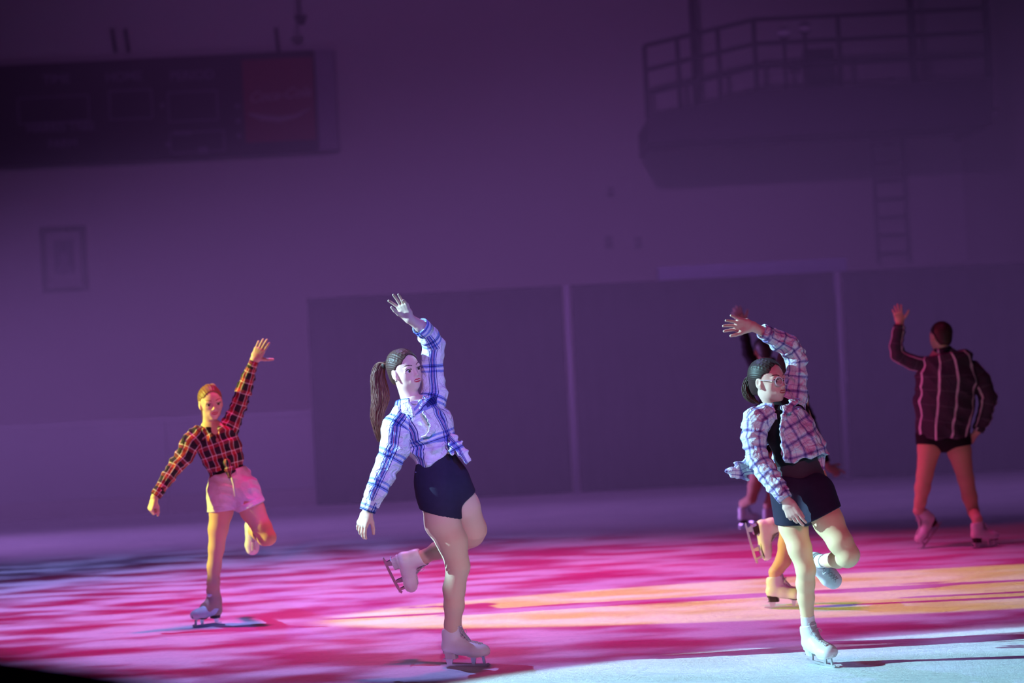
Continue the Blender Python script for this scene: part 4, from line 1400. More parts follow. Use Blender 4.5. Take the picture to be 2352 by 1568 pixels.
    B.mk('knot', (V, F), M, shirt, {'cloth': chain_coords(V, tl, (0, 1, 0), .05)})
    MB().ball(B.L(-.345, .03, -.19), .007, 8, 6).build('earring', MAT['gold'], B.bodyo, B.base, smooth=True)
    nk = [B.J(q) for q in ((932, 914, -.03), (940, 924, -.062), (952, 928, -.07), (964, 922, -.06), (968, 912, -.03))]
    MB().tube(catmull(nk, 16), .0015, 5).build('necklace', MAT['gold'], B.root, B.base, smooth=True)


skater_a()
# ------------------------------------------------------------------ skater B: glasses, open violet check shirt
def skater_b():
    g = G(1886, 1528)
    D = g.y
    B = Body(D, (1886, 1528), 'skater with round glasses in an open pale violet check shirt', .005, .0028)
    side = Vector((math.cos(.5), math.sin(.5), .12))
    sk = .95
    h1 = V3(.42, 0, -.9); h1.z = -.06
    T1 = skate(B, (g.x, g.y, 0.004), h1, (-.22, .06, 1), sk, label='white leather figure skate on the ice, toe towards the camera')
    h2 = V3(.78, .62, .12); u2 = V3(.30, -.10, -.95)
    a2 = B.J((1884, 1289, .20))
    p2 = skate_at_ankle(a2, h2, u2, sk)
    T2 = skate(B, p2, h2, u2, sk, label='white leather figure skate lifted behind, laces showing')
    leg1 = B.limb([(1816, 1132, .0, 44), (1822, 1207, -.02, 32.5), (1837, 1260, -.05, 26.5), (1851, 1308, -.06, 21.5), (1850, 1340, -.03, 20.5), (1851, 1372, -.01, 18.5)])
    leg1 += [(T1(-.056, 0, .215), B.r(14)), (T1(-.058, 0, .10), B.r(13))]
    leg2 = B.limb([(1872, 1132, -.03, 42), (1903, 1198, -.13, 34), (1930, 1245, -.18, 28), (1949, 1274, -.19, 24), (1946, 1280, -.16, 22), (1924, 1284, -.01, 19.5), (1902, 1287, .11, 16)])
    leg2 += [(T2(-.056, 0, .215), B.r(13.5)), (T2(-.058, 0, .10), B.r(12))]
    neck = B.J((1787, 942, .03))
    tor = [((1788, 940, .02), 32, .8), ((1800, 960, .02), 50, .62), ((1812, 1000, .02), 47, .66), ((1828, 1050, .02), 44, .7), ((1840, 1100, .02), 53, .72), ((1845, 1140, .02), 60, .75)]
    torso = [(B.J(p), (B.r(w_), B.r(w_) * k)) for p, w_, k in tor]
    armR = B.limb([(1738, 957, -.05, 18), (1741, 1048, -.09, 15), (1780, 1110, -.15, 13), (1806, 1149, -.18, 10)])
    armL = B.limb([(1820, 925, .10, 18), (1830, 806, .08, 15), (1770, 770, .0, 13), (1728, 749, -.04, 10)])
    B.core(torso, side, [armR, armL], [leg1, leg2], neck)
    B.head(B.J((1764, 874, .02)), V3(.72, .0, -.69), V3(-.14, -.98, .02), .208, neck, .046, gaze=V3(.80, .0, -.6), lips='lips_soft')
    B.hand([armR[-2], armR[-1]], V3(.42, .88, -.1), V3(.45, .05, .88), 'right', curl=(.22, .30, .55, .75), spread=(.12, .04, -.04, -.10), scale=.93, thumb=(.95, .15, .35))
    B.hand([armL[-2], armL[-1]], V3(-.92, -.12, -.1), V3(-.05, .25, -.95), 'left', curl=(.16, .22, .22, .14), spread=(.22, .05, -.12, -.34), scale=.93, thumb=(.85, .45, .3))
    B.skin('skin', 'hair_dark')
    hr = B.hair('hair_dark', rows=9)
    B.strands('ponytail', [(1731, 862, .08), (1722, 870, .11), (1717, 890, .12), (1722, 912, .10), (1738, 926, .08)], [6, 10, 13, 12, 6], 'hair_brown', hr, n=200, r0=.0021, taper=.6)
    # glasses
    L, H = B.L, B.H
    m = MB()
    for q in (-1, 1):
        c = L(q * .145, .435, .0)
        ring = []
        for i in range(25):
            a = 2 * math.pi * i / 24
            ring.append(c + (B.hl * math.cos(a) * .112 + B.hu * math.sin(a) * .102 - B.hf_ * q * math.cos(a) * .02) * H)
        m.tube(ring, .0021, 6)
        m.tube([L(q * .255, .42, .04), L(q * .33, .38, .045), L(q * .345, .15, .04), L(q * .35, .0, .045)], [.0022, .0022, .0018, .0018], 6)
        m.tube([L(q * .06, .43, -.03), L(q * .045, .41, -.05)], .0012, 5)
    m.tube([L(-.04, .44, .03), L(0, .452, .045), L(.04, .44, .03)], .0019, 6)
    gl = m.build('glasses', MAT['clear_frame'], B.root, B.base, smooth=True)
    for q in (-1, 1):
        c = L(q * .145, .435, .0)
        m = MB().ball(c, (.105 * H, .095 * H, .0012), 24, 6, (B.hl, B.hu, (B.hf_ + B.hl * q * .18).normalized()))
        m.build('lens', MAT['lens'], gl, B.base, smooth=True)
    # clothes
    B.tights(leg1[:-2] + [(T1(-.056, 0, .235), B.r(14.5))], MAT['tights_light']); B.tights(leg2[:-2], MAT['tights_light'])
    for L_, q in ((leg1, T1), (leg2, T2)):
        s_ = SDF(*bounds([L_[-2][0], L_[-1][0], q(-.05, 0, .25)], .06), .004)
        top = q(-.052, 0, .255) if L_ is leg1 else L_[-3][0] * .45 + L_[-2][0] * .55
        s_.cone(L_[-1][0], L_[-2][0], B.r(15), B.r(15.5), .01)
        s_.cone(L_[-2][0], top, B.r(15.5), B.r(16.2), .01, clip=[(top, top - L_[-2][0])])
        B.mk('sock', s_.mesh(), MAT['sock'])
    sh = SDF(*bounds([leg1[0][0], leg2[2][0], torso[3][0]], .19), B.h)
    c1 = (B.J((1820, 1204, 0)), V3(.02, 1, 0)); c2 = (B.J((1898, 1180, -.1)), V3(.46, .88, -.1))
    wst = (B.J((1842, 1103, 0)), V3(.1, -1, 0))
    sh.cone(torso[3][0], torso[4][0], (B.r(44), B.r(34)), (B.r(57), B.r(43)), .03, side=side, clip=[wst])
    sh.cone(torso[4][0], torso[5][0], (B.r(57), B.r(43)), (B.r(66), B.r(50)), .03, side=side, clip=[wst])
    sh.cone(leg1[0][0], B.J((1824, 1235, -.02)), B.r(48), B.r(39), .03, clip=[c1])
    sh.cone(leg2[0][0], B.J((1905, 1215, -.15)), B.r(47), B.r(42), .03, clip=[c2])
    B.mk('shorts', sh.mesh(), MAT['navy'])
    st = [(1787, 940, .02, 34, .8), (1800, 960, .02, 52, .64), (1812, 1000, .02, 49.5, .68), (1826, 1045, .02, 47, .72), (1832, 1064, .02, 47, .72)]
    f, T = B.torso_shell(st, side, .002)
    f.cut(B.J((1832, 1066, 0)), V3(.15, 1, 0), .003)
    f.cone(B.J((1790, 950, -.10)), B.J((1795, 974, -.11)), .05, .022, .004, op='sub')
    tp = B.mk('camisole', f.mesh(), MAT['black'])
    st = [(1826, 1045, .02, 46, .72), (1832, 1064, .02, 46, .72), (1840, 1100, .02, 54.5, .74), (1842, 1115, .02, 57, .74)]
    f, T = B.torso_shell(st, side, .001)
    B.mk('sheer_midriff', f.mesh(), MAT['sheer'], tp)
    ck = SDF(*bounds([neck, B.J((1788, 952, 0))], .1), .004)
    ck.cone(B.J((1786, 936, .02)), B.J((1790, 950, .0)), .056, .066, .01)
    B.mk('neck_band', ck.mesh(), MAT['black'], tp)
    M = MAT['plaid_violet']
    st = [(1786, 934, .02, 40, .85), (1795, 962, .02, 60, .72), (1813, 995, .02, 62, .80), (1832, 1028, .02, 60, .90), (1842, 1062, .02, 62, .92), (1850, 1100, .02, 64, .92)]
    f, T = B.torso_shell(st, side)
    f.cut(B.J((1845, 1052, 0)), V3(.20, .97, 0), .003)
    f.cut(B.J((1790, 940, .0)), V3(-.15, -.97, .25), .006)
    for a, b, r0, r1 in (((1790, 905, -.12), (1788, 950, -.12), .045, .045), ((1788, 950, -.12), (1784, 990, -.12), .045, .055), ((1784, 990, -.12), (1783, 1040, -.12), .055, .062), ((1783, 1040, -.12), (1786, 1075, -.12), .062, .07)):
        f.cone(B.J(a), B.J(b), (r0 * .62, .17), (r1 * .62, .17), .006, op='sub', side=V3(1, 0, .1))
    wav = [((.35, 0, .9), .075, .008, 1.4, 1.0), ((.9, .2, -.3), .10, .009, .2, .8), ((-.6, .3, .7), .05, .004, 2.9, .9)]
    f.ruffle(lambda p: folds(p, wav))
    V, F = f.mesh()
    shirt = B.mk('shirt', (V, F), M, None, {'cloth': chain_coords(V, [t[0] for t in T], -side.cross(Vector((0, 0, 1))), .13)})
    w1 = [((.2, 0, -1), .05, .008, .2, 1.1), ((.9, .3, -.3), .055, .005, 1.7, .8), ((-.5, .3, .6), .035, .004, .7, .8)]
    B.sleeve([(1754, 959, -.03, 30), (1737, 970, -.05, 32), (1731, 1005, -.07, 27), (1738, 1048, -.09, 24), (1760, 1085, -.12, 23.5), (1782, 1115, -.155, 21), (1796, 1134, -.17, 18)], M, (0, 1, 0), w1, parent=shirt, R=.07)
    B.cuff((1792, 1128, -.165), (1805, 1147, -.18), 18.5, 17, M, (0, 1, 0), shirt)
    w2 = [((.6, 0, .7), .05, .008, 1.2, 1.1), ((1, .2, -.4), .06, .005, .7, .8), ((0, .4, 1), .035, .004, 2.7, .8)]
    B.sleeve([(1812, 945, .08, 36), (1824, 905, .09, 30), (1829, 860, .09, 24), (1829, 822, .08, 23), (1813, 796, .05, 23), (1785, 780, .02, 21), (1762, 768, -.01, 18.5)], M, (0, -1, 0), w2, parent=shirt, R=.07)
    B.cuff((1768, 770, -.005), (1749, 760, -.025), 18.5, 17.5, M, (0, 1, 0), shirt)
    B.collar(B.J((1785, 942, .02)), V3(-.15, -.97, .2), V3(.62, .1, -.78), .066, M, shirt, gap=.95, point=.02, stand=.042, fall=.06, spread=.02, drop=.02)
    # turned front edge that stands up on the raised-arm side
    lp = [B.J(q) for q in ((1836, 916, .0), (1824, 922, -.06), (1809, 938, -.115), (1800, 955, -.155), (1795, 985, -.165), (1798, 1020, -.165), (1805, 1056, -.16))]
    fl = SDF(*bounds(lp, .05), .004)
    rr = (.012, .02, .02, .014, .011, .010, .010)
    for i in range(len(lp) - 1):
        fl.cone(lp[i], lp[i + 1], (rr[i], .007), (rr[i + 1], .007), .008, side=V3(.9, 0, .4))
    fl.ruffle(lambda p: folds(p, [((.3, 0, 1), .045, .004, .5, .9)]))
    V, F = fl.mesh()
    B.mk('placket', (V, F), M, shirt, {'cloth': chain_coords(V, lp, (0, 1, 0), .05)})
    # flying shirt tail
    tl = [B.J(q) for q in ((1742, 1055, .08), (1722, 1072, .09), (1700, 1082, .09), (1680, 1082, .08), (1665, 1084, .08))]
    fl = SDF(*bounds(tl, .07), .0045)
    rr = (.035, .037, .042, .024, .006)
    for i in range(len(tl) - 1):
        fl.cone(tl[i], tl[i + 1], (rr[i], .014), (rr[i + 1], .012), .012, side=V3(.35, 1, 0))
    fl.ruffle(lambda p: folds(p, [((.5, 0, 1), .04, .008, .5, 1.0), ((1, 0, .2), .05, .006, 2.5, 1.0)]))
    V, F = fl.mesh()
    B.mk('shirt_tail', (V, F), M, shirt, {'cloth': chain_coords(V, tl, (0, 1, 0), .06)})
    tl = [B.J(q) for q in ((1872, 1030, .05), (1886, 1048, .05), (1891, 1078, .05))]
    fl = SDF(*bounds(tl, .05), .004)
    for i, (r0, r1) in enumerate(((.03, .022), (.022, .006))):
        fl.cone(tl[i], tl[i + 1], (r0, .012), (r1, .008), .01, side=V3(1, 0, 0))
    V, F = fl.mesh()
    B.mk('shirt_tail', (V, F), M, shirt, {'cloth': chain_coords(V, tl, (0, 1, 0), .06)})


# ------------------------------------------------------------------ skater C: red and black check shirt, pale denim shorts
def skater_c():
    g = G(477, 1436)
    D = g.y
    B = Body(D, (477, 1436), 'skater in a red and black check shirt and pale denim shorts', .0055, .003)
    side = Vector((math.cos(.25), math.sin(.25), .30))
    sk = .93
    h1 = V3(-.62, 0, -.78); h1.z = 0
    T1 = skate(B, (g.x, g.y, 0.0), h1, (.06, 0, 1), sk, 'dark', label='white leather figure skate with a dark sole, mostly under tan tights', bare=True)
    h2 = V3(.10, .95, .10); u2 = V3(.28, .0, -.95)
    a2 = B.J((582, 1218, .26))
    p2 = skate_at_ankle(a2, h2, u2, sk * .95)
    T2 = skate(B, p2, h2, u2, sk * .95, 'dark', label='white leather figure skate lifted behind the knee')
    leg1 = B.limb([(511, 1128, .0, 34), (508, 1174, -.02, 26.5), (501, 1215, -.03, 22), (497, 1259, -.03, 17.5), (492, 1300, -.01, 15.5), (490, 1338, 0, 14)])
    leg1 += [(T1(-.056, 0, .225), B.r(13.5)), (T1(-.058, 0, .10), B.r(12))]
    leg2 = B.limb([(560, 1126, .0, 34), (580, 1172, -.06, 28), (602, 1212, -.11, 22), (616, 1234, -.13, 17.5), (608, 1236, -.08, 16), (595, 1224, .08, 16), (586, 1219, .20, 13)])
    leg2 += [(T2(-.056, 0, .215), B.r(12)), (T2(-.058, 0, .10), B.r(10))]
    neck = B.J((481, 978, .02))
    tor = [((484, 984, .02), 26, .8), ((494, 1000, .02), 40, .62), ((506, 1035, .02), 37, .66), ((516, 1070, .02), 33, .7), ((528, 1098, .02), 40, .72), ((536, 1130, .02), 46, .75)]
    torso = [(B.J(p), (B.r(w_), B.r(w_) * k)) for p, w_, k in tor]
    armR = B.limb([(446, 1004, -.02, 15), (407, 1062, -.06, 12), (375, 1110, -.12, 11), (355, 1142, -.15, 8.5)])
    armL = B.limb([(530, 972, .04, 15), (560, 890, .06, 12), (574, 853, .05, 11), (584, 827, .04, 8.5)])
    B.core(torso, side, [armR, armL], [leg1, leg2], neck)
    B.head(B.J((484, 924, .0)), V3(.36, .16, -.9), V3(-.07, -.98, -.16), .208, neck, .044, gaze=V3(.36, .12, -.9), lips='lips')
    B.hand([armR[-2], armR[-1]], V3(-.30, .90, -.1), V3(.75, .25, .5), 'right', curl=(1.25, 1.3, 1.3, 1.3), spread=(.05, .0, -.03, -.06), scale=.93, thumb=(.75, .2, .65), tcurl=.6)
    B.hand([armL[-2], armL[-1]], V3(.46, -.88, 0), V3(.1, .1, .98), 'left', curl=(.06, .06, .08, .10), spread=(.10, .02, -.07, -.16), scale=.93, thumb=(.35, .9, .05), tcurl=.1)
    B.skin('skin', 'hair_blonde')
    hr = B.hair('hair_blonde', rows=0)
    B.strands('hair_bun', [(492, 893, .13), (484, 884, .16), (474, 892, .17), (480, 903, .15)], [7, 9, 8, 5], 'hair_blonde', hr, n=40, r0=.005, taper=.7)
    B.strands('loose_strand', [(462, 925, .0), (463, 945, .01), (464, 965, .02)], [1.2, 1.0, .6], 'hair_blonde', hr, n=5, r0=.002, taper=.5)
    cov = SDF(*bounds([T1(-.15, 0, .0), T1(.1, 0, .3), T1(-.05, .07, .2), leg1[-3][0]], .05), .0045)
    for (p, r), (q, t) in zip(leg1[1:-2], leg1[2:-1]):
        cov.cone(p, q, r, t, .02)
    cov.cone(leg1[-2][0], T1(-.064, 0, .16), B.r(14.5), .050 * sk, .02)
    cov.cone(T1(-.064, 0, .165), T1(-.074, 0, .09), (.043 * sk, .054 * sk), (.043 * sk, .052 * sk), .015, side=T1(0, 1, 0) - T1(0, 0, 0), clip=[(T1(0, 0, .062), T1(0, 0, -1) - T1(0, 0, 0))])
    cov.cone(T1(-.06, 0, .15), T1(.025, 0, .105), .046 * sk, .046 * sk, .015, clip=[(T1(0, 0, .062), T1(0, 0, -1) - T1(0, 0, 0)), (T1(.045, 0, .1), T1(1, 0, .35) - T1(0, 0, 0))])
    lo_, hi_ = bounds([p for p, _ in leg1], .12)
    big = SDF(lo_, hi_, B.h * .8)
    for (p, r), (q, t) in zip(leg1[:-2], leg1[1:-1]):
        big.cone(p, q, r, t, .02)
    B.mk('tights', join_np([big.mesh(), cov.mesh()]), MAT['tights_deep'])
    B.tights(leg2, MAT['tights_deep'])
    sh = SDF(*bounds([leg1[0][0], leg2[2][0], torso[3][0]], .15), B.h)
    c1 = (B.J((510, 1171, 0)), V3(.10, 1, 0)); c2 = (B.J((582, 1160, -.03)), V3(.40, .9, 0))
    wst = (B.J((528, 1083, 0)), V3(-.30, -.95, 0))
    sh.cone(torso[3][0], torso[4][0], (B.r(38), B.r(29)), (B.r(45), B.r(36)), .03, side=side, clip=[wst])
    sh.cone(torso[4][0], torso[5][0], (B.r(45), B.r(36)), (B.r(53), B.r(42)), .03, side=side, clip=[wst])
    sh.cone(leg1[0][0], B.J((508, 1200, -.02)), B.r(37), B.r(30.5), .025, clip=[c1])
    sh.cone(leg2[0][0], B.J((588, 1190, -.06)), B.r(38), B.r(31), .025, clip=[c2])
    sh.ruffle(lambda p: folds(p, [((.2, 0, 1), .055, .006, .3, .8), ((.7, 0, .6), .05, .004, 1.3, .8)]))
    shorts = B.mk('shorts', sh.mesh(), MAT['denim'])
    for leg, cl, rr in ((leg1, c1, 31.5), (leg2, c2, 32.5)):
        p = Vector(cl[0]); n = Vector(cl[1]).normalized()
        q = SDF(*bounds([p], .14), .0045)
        a = leg[0][0]; e = (leg[1][0] - a).normalized()
        ctr = a + e * ((p - a).dot(n) / e.dot(n))
        q.cone(ctr - e * .05, ctr + e * .03, B.r(rr + 1), B.r(rr), .0, clip=[(p + n * .004, n), (p - n * .03, -n)])
        B.mk('turned_hem', q.mesh(), MAT['denim'], shorts)
    wb = SDF(*bounds([torso[3][0], torso[4][0]], .14), .0045)
    wp_ = Vector(wst[0]); wn = Vector(wst[1]).normalized()
    wb.cone(torso[3][0], torso[4][0], (B.r(39), B.r(30)), (B.r(46), B.r(37)), .0, side=side, clip=[(wp_ + wn * .004, wn), (wp_ - wn * .03, -wn)])
    wbo = B.mk('waistband', wb.mesh(), MAT['denim'], shorts)
    MB().ball(B.J((527, 1088, -.128)), (.008, .004, .008), 10, 6).build('button', MAT['steel'], shorts, B.base, smooth=True)
    m = MB(); zip_ = [B.J((528, 1082, -.125)), B.J((536, 1110, -.14)), B.J((541, 1140, -.14))]
    m.tube(zip_, .006, 6, flat=((0, 1, 0), .5)).build('fly_seam', MAT['denim'], shorts, B.base, smooth=True)
    st = [(484, 984, .02, 27, .8), (494, 1000, .02, 42, .64), (506, 1035, .02, 38.5, .68), (516, 1070, .02, 35, .72), (527, 1096, .02, 39, .74)]
    f, T = B.torso_shell(st, side, .003)
    f.cone(B.J((484, 970, -.12)), B.J((494, 1012, -.12)), (.075, .09), (.04, .09), .004, op='sub', side=V3(1, 0, 0))
    f.cut(B.J((488, 1004, 0)), V3(-.1, -.97, .1), .006)
    B.mk('black_top', f.mesh(), MAT['black'])
    M = MAT['plaid_red']
    st = [(484, 982, .02, 30, .8), (494, 998, .02, 48, .70), (505, 1030, .02, 47, .74), (514, 1060, .02, 41, .80), (522, 1090, .02, 41, .84)]
    f, T = B.torso_shell(st, side)
    f.cut(B.J((505, 1086, 0)), V3(.30, .95, 0), .003)
    f.cut(B.J((484, 984, 0)), V3(-.1, -.97, .25), .006)
    f.cone(B.J((540, 1100, -.14)), B.J((548, 1062, -.15)), (.045, .10), (.018, .10), .004, op='sub', side=V3(1, .3, 0))
    f.cone(B.J((503, 1098, -.14)), B.J((508, 1080, -.15)), (.05, .10), (.03, .10), .004, op='sub', side=V3(1, .1, 0))
    f.cone(B.J((484, 968, -.13)), B.J((496, 1008, -.14)), (.055, .10), (.012, .10), .004, op='sub', side=V3(1, 0, 0))
    f.ruffle(lambda p: folds(p, [((.4, 0, .9), .065, .008, 1.0, .9), ((-.8, .2, .5), .08, .006, 2.2, .9)]))
    V, F = f.mesh()
    shirt = B.mk('shirt', (V, F), M, None, {'cloth': chain_coords(V, [t[0] for t in T], -side.cross(Vector((0, 0, 1))), .115)})
    w1 = [((-.6, 0, -.8), .05, .006, .2, 1.0), ((.8, .2, -.6), .05, .004, 1.7, .7)]
    B.sleeve([(456, 1000, -.01, 24), (438, 1018, -.03, 23), (424, 1048, -.05, 20), (407, 1066, -.06, 18), (386, 1096, -.10, 15.5), (366, 1126, -.14, 13)], M, (0, 1, 0), w1, parent=shirt, R=.055)
    B.cuff((368, 1123, -.14), (357, 1139, -.15), 13.5, 12.5, M, (0, 1, 0), shirt)
    B.sleeve([(524, 988, .04, 25), (534, 965, .05, 20), (549, 930, .06, 17.5), (561, 893, .06, 17), (570, 865, .055, 14.5), (579, 840, .045, 11.5)], M, (0, -1, 0), [((.3, 0, 1), .05, .006, 1.2, 1.0), ((1, .2, -.3), .05, .004, .7, .7)], parent=shirt, R=.055)
    B.cuff((577, 846, .045), (584, 829, .04), 11.5, 10.5, M, (0, 1, 0), shirt)
    B.collar(B.J((484, 990, .02)), V3(-.10, -.98, .2), V3(.35, .1, -.93), .060, M, shirt, gap=.85, point=.035, drop=.03)
    kn = SDF(*bounds([B.J((522, 1060, -.1)), B.J((535, 1095, -.15))], .07), .004)
    k0 = B.J((521, 1062, -.13))
    kn.ell(k0, (.024, .02, .024), k=0)
    tl = [k0, B.J((524, 1078, -.14)), B.J((528, 1096, -.15))]
    kn.cone(tl[0], tl[1], (.013, .008), (.019, .008), .01, side=V3(1, 0, 0)); kn.cone(tl[1], tl[2], (.019, .008), (.012, .006), .01, side=V3(1, 0, 0))
    kn.cone(k0, B.J((538, 1082, -.14)), (.012, .008), (.015, .007), .01, side=V3(1, 0, 0))
    V, F = kn.mesh()
    B.mk('knot', (V, F), M, shirt, {'cloth': chain_coords(V, tl, (0, 1, 0), .05)})


# ------------------------------------------------------------------ skaters further back
def back_skater(label, ground, skates, legs, tor, side, arms, sleeves, neck, head, hands, hair, shirt_st, hem, shirt_mat, shorts=None, tights='tights_deep', style='dark', sk=.95, voxel=.0065, fine=.0042, skin='skin_tan', waves=True, shorts_mat='black', face=True, cut_extra=(), pony=None):
    g = G(*ground)
    B = Body(g.y, ground, label, voxel, fine)
    TT = []
    for (mode, px, hd, up, lb) in skates:
        if mode == 'ice':
            p = G(*px); hd = Vector(hd); hd.z = 0
            TT.append(skate(B, (p.x, p.y, 0), hd, up, sk, style, .0055, label=lb))
        else:
            TT.append(skate(B, skate_at_ankle(B.J(px), hd, up, sk), hd, up, sk, style, .0055, label=lb))
    lg = []
    for st, T, ra in zip(legs, TT, (1, 1)):
        l = B.limb(st)
        l += [(T(-.056, 0, .225), max(.03, l[-1][1] * .9)), (T(-.058, 0, .10), .032)]
        lg.append(l)
    torso = [(B.J(p), (B.r(w_), B.r(w_) * k)) for p, w_, k in tor]
    am = [B.limb(a) for a in arms]
    nk = B.J(neck)
    B.core(torso, side, am, lg, nk)
    B.head(B.J(head[0]), head[1], head[2], head[3], nk, .047, lips='lips_soft')
    for a, kw in zip(am, hands):
        B.hand([a[-2], a[-1]], **kw)
    B.skin(skin, hair)
    hr = B.hair(hair)
    if pony:
        B.strands('ponytail', pony[0], pony[1], hair, hr, n=40, r0=.006)
    for l in lg:
        B.tights(l[:-1], MAT[tights])
    if shorts:
        sh = SDF(*bounds([lg[0][0][0], lg[1][1][0], lg[0][1][0], torso[-1][0]], .17), B.h)
        sh.cone(torso[-2][0], torso[-1][0], tuple(r + .012 for r in torso[-2][1]), tuple(r + .014 for r in torso[-1][1]), .03, side=side)
        for l in lg:
            e = l[1][0]; n_ = l[1][0] - l[0][0]
            sh.cone(l[0][0], l[1][0], l[0][1] + .012, l[1][1] + .01, .02, clip=[(l[0][0] + n_ * .75, n_)])
        B.mk('shorts', sh.mesh(), MAT[shorts_mat])
    f, T = B.torso_shell(shirt_st, side)
    f.cut(B.J(hem[0]), hem[1], .004)
    f.cut(nk - Vector((0, 0, .012)), B.J(head[0]) - nk, .006)
    f.ruffle(lambda p: folds(p, [((.4, 0, .9), .10, .008, 1.0, .9), ((.9, .2, .3), .14, .010, 2.2, .9)]))
    V, F = f.mesh()
    M = MAT[shirt_mat]
    shirt = B.mk('shirt', (V, F), M, None, {'cloth': chain_coords(V, [t[0] for t in T], side.cross(Vector((0, 0, 1))), .16)})
    for st in sleeves:
        B.sleeve(st, M, (0, -1, 0), [((.2, 0, 1), .06, .006, 1.2, 1.0)], parent=shirt, R=.06)
        a, b = st[-2], st[-1]
        mid = tuple(a[i] * .3 + b[i] * .7 for i in range(3)); end = tuple(b[i] + (b[i] - a[i]) * .12 for i in range(3))
        B.cuff(mid, end, b[3] * 1.06, b[3], M, (0, 1, 0), shirt)
    B.collar(nk, (B.J(head[0]) - nk), head[1], .06, M, shirt, gap=.8, point=.02, stand=.025)
    return B


def skater_d():
    back_skater('partly hidden skater close behind the girl with glasses, one skate lifted', (1806, 1396),
        [('ice', (1806, 1396), V3(1, 0, -.22), (-.03, 0, 1), 'white leather figure skate with dark heel on the ice'),
         ('air', (1786, 1206, .25), V3(.27, .95, .10), V3(.86, -.42, .10), 'white leather figure skate with dark heel, lifted')],
        [[(1826, 1090, 0, 34), (1824, 1150, -.01, 29), (1815, 1210, -.02, 24), (1808, 1248, -.01, 19.5), (1800, 1285, 0, 17)],
         [(1846, 1072, .03, 33), (1868, 1096, .10, 29), (1884, 1116, .18, 23), (1850, 1145, .22, 19), (1815, 1180, .25, 14)]],
        [((1822, 900, 0), 26, .8), ((1820, 918, 0), 34, .62), ((1826, 960, 0), 36, .66), ((1830, 1010, 0), 33, .7), ((1834, 1050, 0), 40, .72), ((1836, 1080, 0), 44, .75)],
        Vector((math.cos(.4), math.sin(.4), .05)),
        [[(1790, 920, 0, 14), (1784, 990, -.03, 12), (1800, 1030, -.1, 10), (1815, 1050, -.13, 8.5)], [(1838, 918, .04, 14), (1848, 985, .05, 12), (1846, 1030, .0, 10), (1840, 1050, -.05, 8.5)]],
        [[(1798, 915, 0, 22), (1788, 945, -.01, 19), (1784, 990, -.03, 17), (1800, 1030, -.1, 13)], [(1838, 912, .03, 20), (1842, 945, .045, 17), (1848, 985, .05, 15), (1846, 1030, .0, 13)]],
        (1820, 892, .01), ((1817, 838, .0), V3(.45, 0, .88), V3(-.03, -1, 0), .208),
        [dict(D=V3(.6, .75, -.2), N=V3(.2, -.1, 1), hand='right', scale=.95), dict(D=V3(-.5, .8, -.2), N=V3(-.2, -.1, 1), hand='left', scale=.95)],
        'hair_dark', [(1822, 898, 0, 30, .8), (1819, 914, 0, 37, .7), (1824, 960, 0, 38, .72), (1830, 1010, 0, 40, .75), (1834, 1045, 0, 45, .76)],
        ((1834, 1045, 0), V3(.05, 1, 0)), 'dark_shirt', shorts=True)


def skater_f():
    back_skater('distant back-turned skater hidden behind the girl with glasses, hand raised and dark sleeves', (1752, 1218),
        [('ice', (1722, 1212), V3(.72, 0, .6), (-.05, 0, 1), 'white leather figure skate'),
         ('ice', (1776, 1216), V3(.65, 0, .7), (-.02, 0, 1), 'white leather figure skate')],
        [[(1756, 1000, 0, 24), (1746, 1050, -.01, 20), (1738, 1095, -.01, 15.5), (1733, 1115, 0, 15), (1726, 1145, 0, 11.5)],
         [(1790, 1002, 0, 24), (1784, 1050, -.01, 20), (1778, 1095, -.01, 15.5), (1776, 1115, 0, 15), (1772, 1145, 0, 11.5)]],
        [((1768, 838, 0), 20, .8), ((1775, 852, 0), 34, .62), ((1780, 890, 0), 30, .66), ((1776, 940, 0), 27, .7), ((1773, 975, 0), 34, .72), ((1773, 1002, 0), 36, .75)],
        Vector((-1, .1, 0)),
        [[(1742, 856, 0, 11), (1718, 808, 0, 9.5), (1712, 775, -.02, 8.5), (1706, 747, -.03, 6.8)], [(1812, 862, 0, 11), (1858, 958, .0, 9.5), (1884, 1030, -.02, 8.5), (1902, 1073, -.03, 6.8)]],
        [[(1750, 855, 0, 17), (1736, 843, 0, 15), (1718, 810, 0, 13), (1712, 778, -.02, 11), (1707, 757, -.03, 10)], [(1806, 858, 0, 17), (1826, 890, 0, 15), (1858, 958, 0, 13), (1882, 1025, -.02, 11), (1896, 1058, -.03, 10)]],
        (1763, 834, .0), ((1752, 804, -.02), V3(-.25, .05, .95), V3(-.08, -1, 0), .212),
        [dict(D=V3(-.36, -.92, 0), N=V3(.0, 0, 1), hand='left', scale=1.05, curl=(.05, .08, .08, .05), spread=(.1, -.02, -.14, -.26), thumb=(.75, .65, .0), tcurl=.15), dict(D=V3(.85, .42, 0), N=V3(-.2, .4, .8), hand='right', scale=1.05, curl=(.1, 1.0, 1.1, 1.2), spread=(.0, 0, 0, 0))],
        'hair_dark', [(1768, 836, 0, 24, .8), (1775, 850, 0, 39, .7), (1780, 890, 0, 38, .75), (1776, 940, 0, 36, .78), (1773, 990, 0, 40, .8)],
        ((1773, 985, 0), V3(.05, 1, 0)), 'dark_shirt', shorts=True, voxel=.008, fine=.0055)


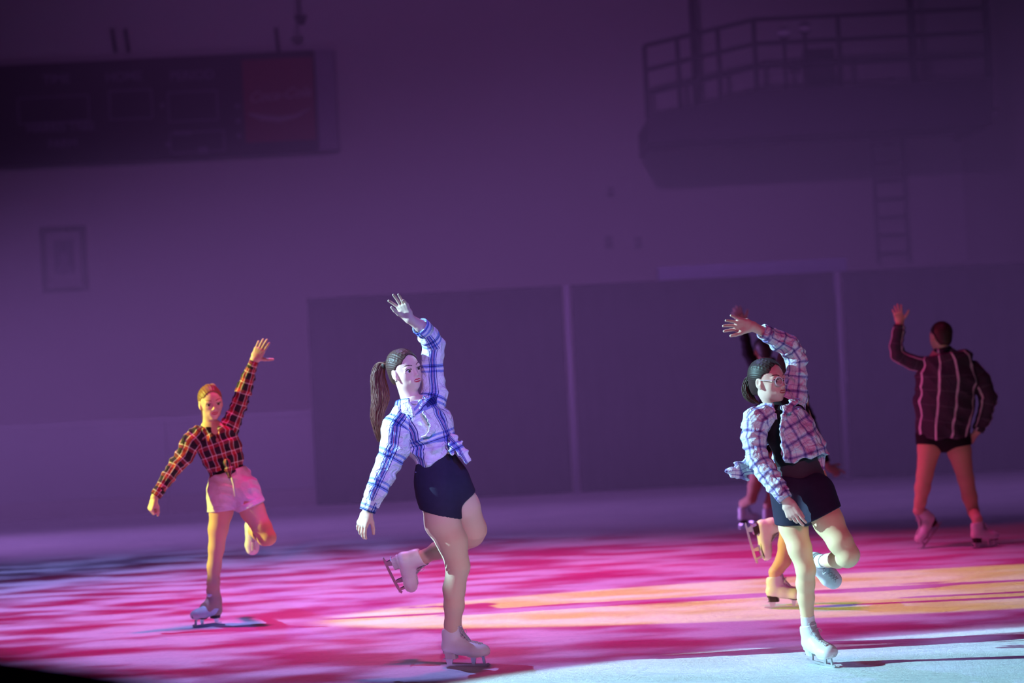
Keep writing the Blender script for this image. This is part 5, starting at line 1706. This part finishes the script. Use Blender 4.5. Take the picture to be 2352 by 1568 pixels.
def skater_e():
    back_skater('back-turned skater at far right in a dark shirt with pale stripes', (2180, 1256),
        [('air', (2113, 1176, .02), V3(-.55, .68, -.35), V3(-.40, -.85, -.1), 'white leather figure skate on its toe'),
         ('ice', (2262, 1257), V3(.80, 0, .5), (-.08, 0, 1), 'white leather figure skate on the ice')],
        [[(2136, 1000, 0, 30), (2134, 1030, -.01, 26), (2124, 1090, -.01, 18.5), (2119, 1120, 0, 17.5), (2114, 1152, 0, 13)],
         [(2196, 1002, 0, 30), (2203, 1035, -.01, 27), (2218, 1098, -.01, 18.5), (2227, 1140, 0, 17), (2236, 1175, 0, 13)]],
        [((2166, 812, 0), 26, .8), ((2172, 830, 0), 44, .62), ((2176, 870, 0), 42, .7), ((2170, 930, 0), 38, .74), ((2166, 970, 0), 42, .74), ((2166, 1000, 0), 46, .76)],
        Vector((-1, .15, .05)),
        [[(2112, 836, 0, 13), (2057, 806, .0, 11), (2062, 768, .0, 10), (2067, 742, 0, 8)], [(2238, 856, 0, 13), (2272, 918, -.05, 11), (2258, 965, -.02, 10), (2243, 992, .0, 8)]],
        [[(2118, 838, 0, 19), (2095, 832, 0, 17), (2062, 815, 0, 16), (2058, 795, 0, 15), (2063, 765, 0, 14), (2066, 748, 0, 13)], [(2232, 850, 0, 24), (2252, 875, 0, 24), (2270, 915, -.04, 20), (2260, 960, -.02, 17), (2247, 985, 0, 14)]],
        (2166, 808, .0), ((2160, 772, .0), V3(-.42, .10, .90), V3(-.02, -1, .1), .212),
        [dict(D=V3(-.18, -.95, 0), N=V3(.1, 0, 1), hand='left', scale=.9, curl=(.15, .2, .25, .3), spread=(.15, .02, -.1, -.25), thumb=(.6, .8, 0)), dict(D=V3(-.6, .75, 0), N=V3(-.5, -.2, .5), hand='right', scale=.9)],
        'hair_dark', [(2166, 812, 0, 34, .85), (2172, 830, 0, 60, .72), (2174, 872, 0, 70, .78), (2170, 930, 0, 68, .80), (2164, 980, 0, 60, .82), (2164, 1020, 0, 58, .82)],
        ((2164, 1006, 0), V3(.02, 1, 0)), 'plaid_dark', shorts=True)


skater_b()
skater_c()
skater_d()
skater_f()
skater_e()

# ------------------------------------------------------------------ haze over the far end of the rink
hz = bpy.data.materials.new('stage_haze'); hz.use_nodes = True
nt = hz.node_tree; nt.nodes.clear()
out = nt.nodes.new('ShaderNodeOutputMaterial')
vs = nt.nodes.new('ShaderNodeVolumeScatter')
vs.inputs['Color'].default_value = (0.9, 0.9, 0.95, 1)
vs.inputs['Density'].default_value = 0.03
vs.inputs['Anisotropy'].default_value = 0.0
nt.links.new(vs.outputs[0], out.inputs['Volume'])
o = MB().box((-22, 20.6, 0.004), (22, YW - 0.01, 12)).build('stage_haze', hz)
tag(o, 'thin violet stage haze over the far end of the rink', 'haze', kind='stuff')
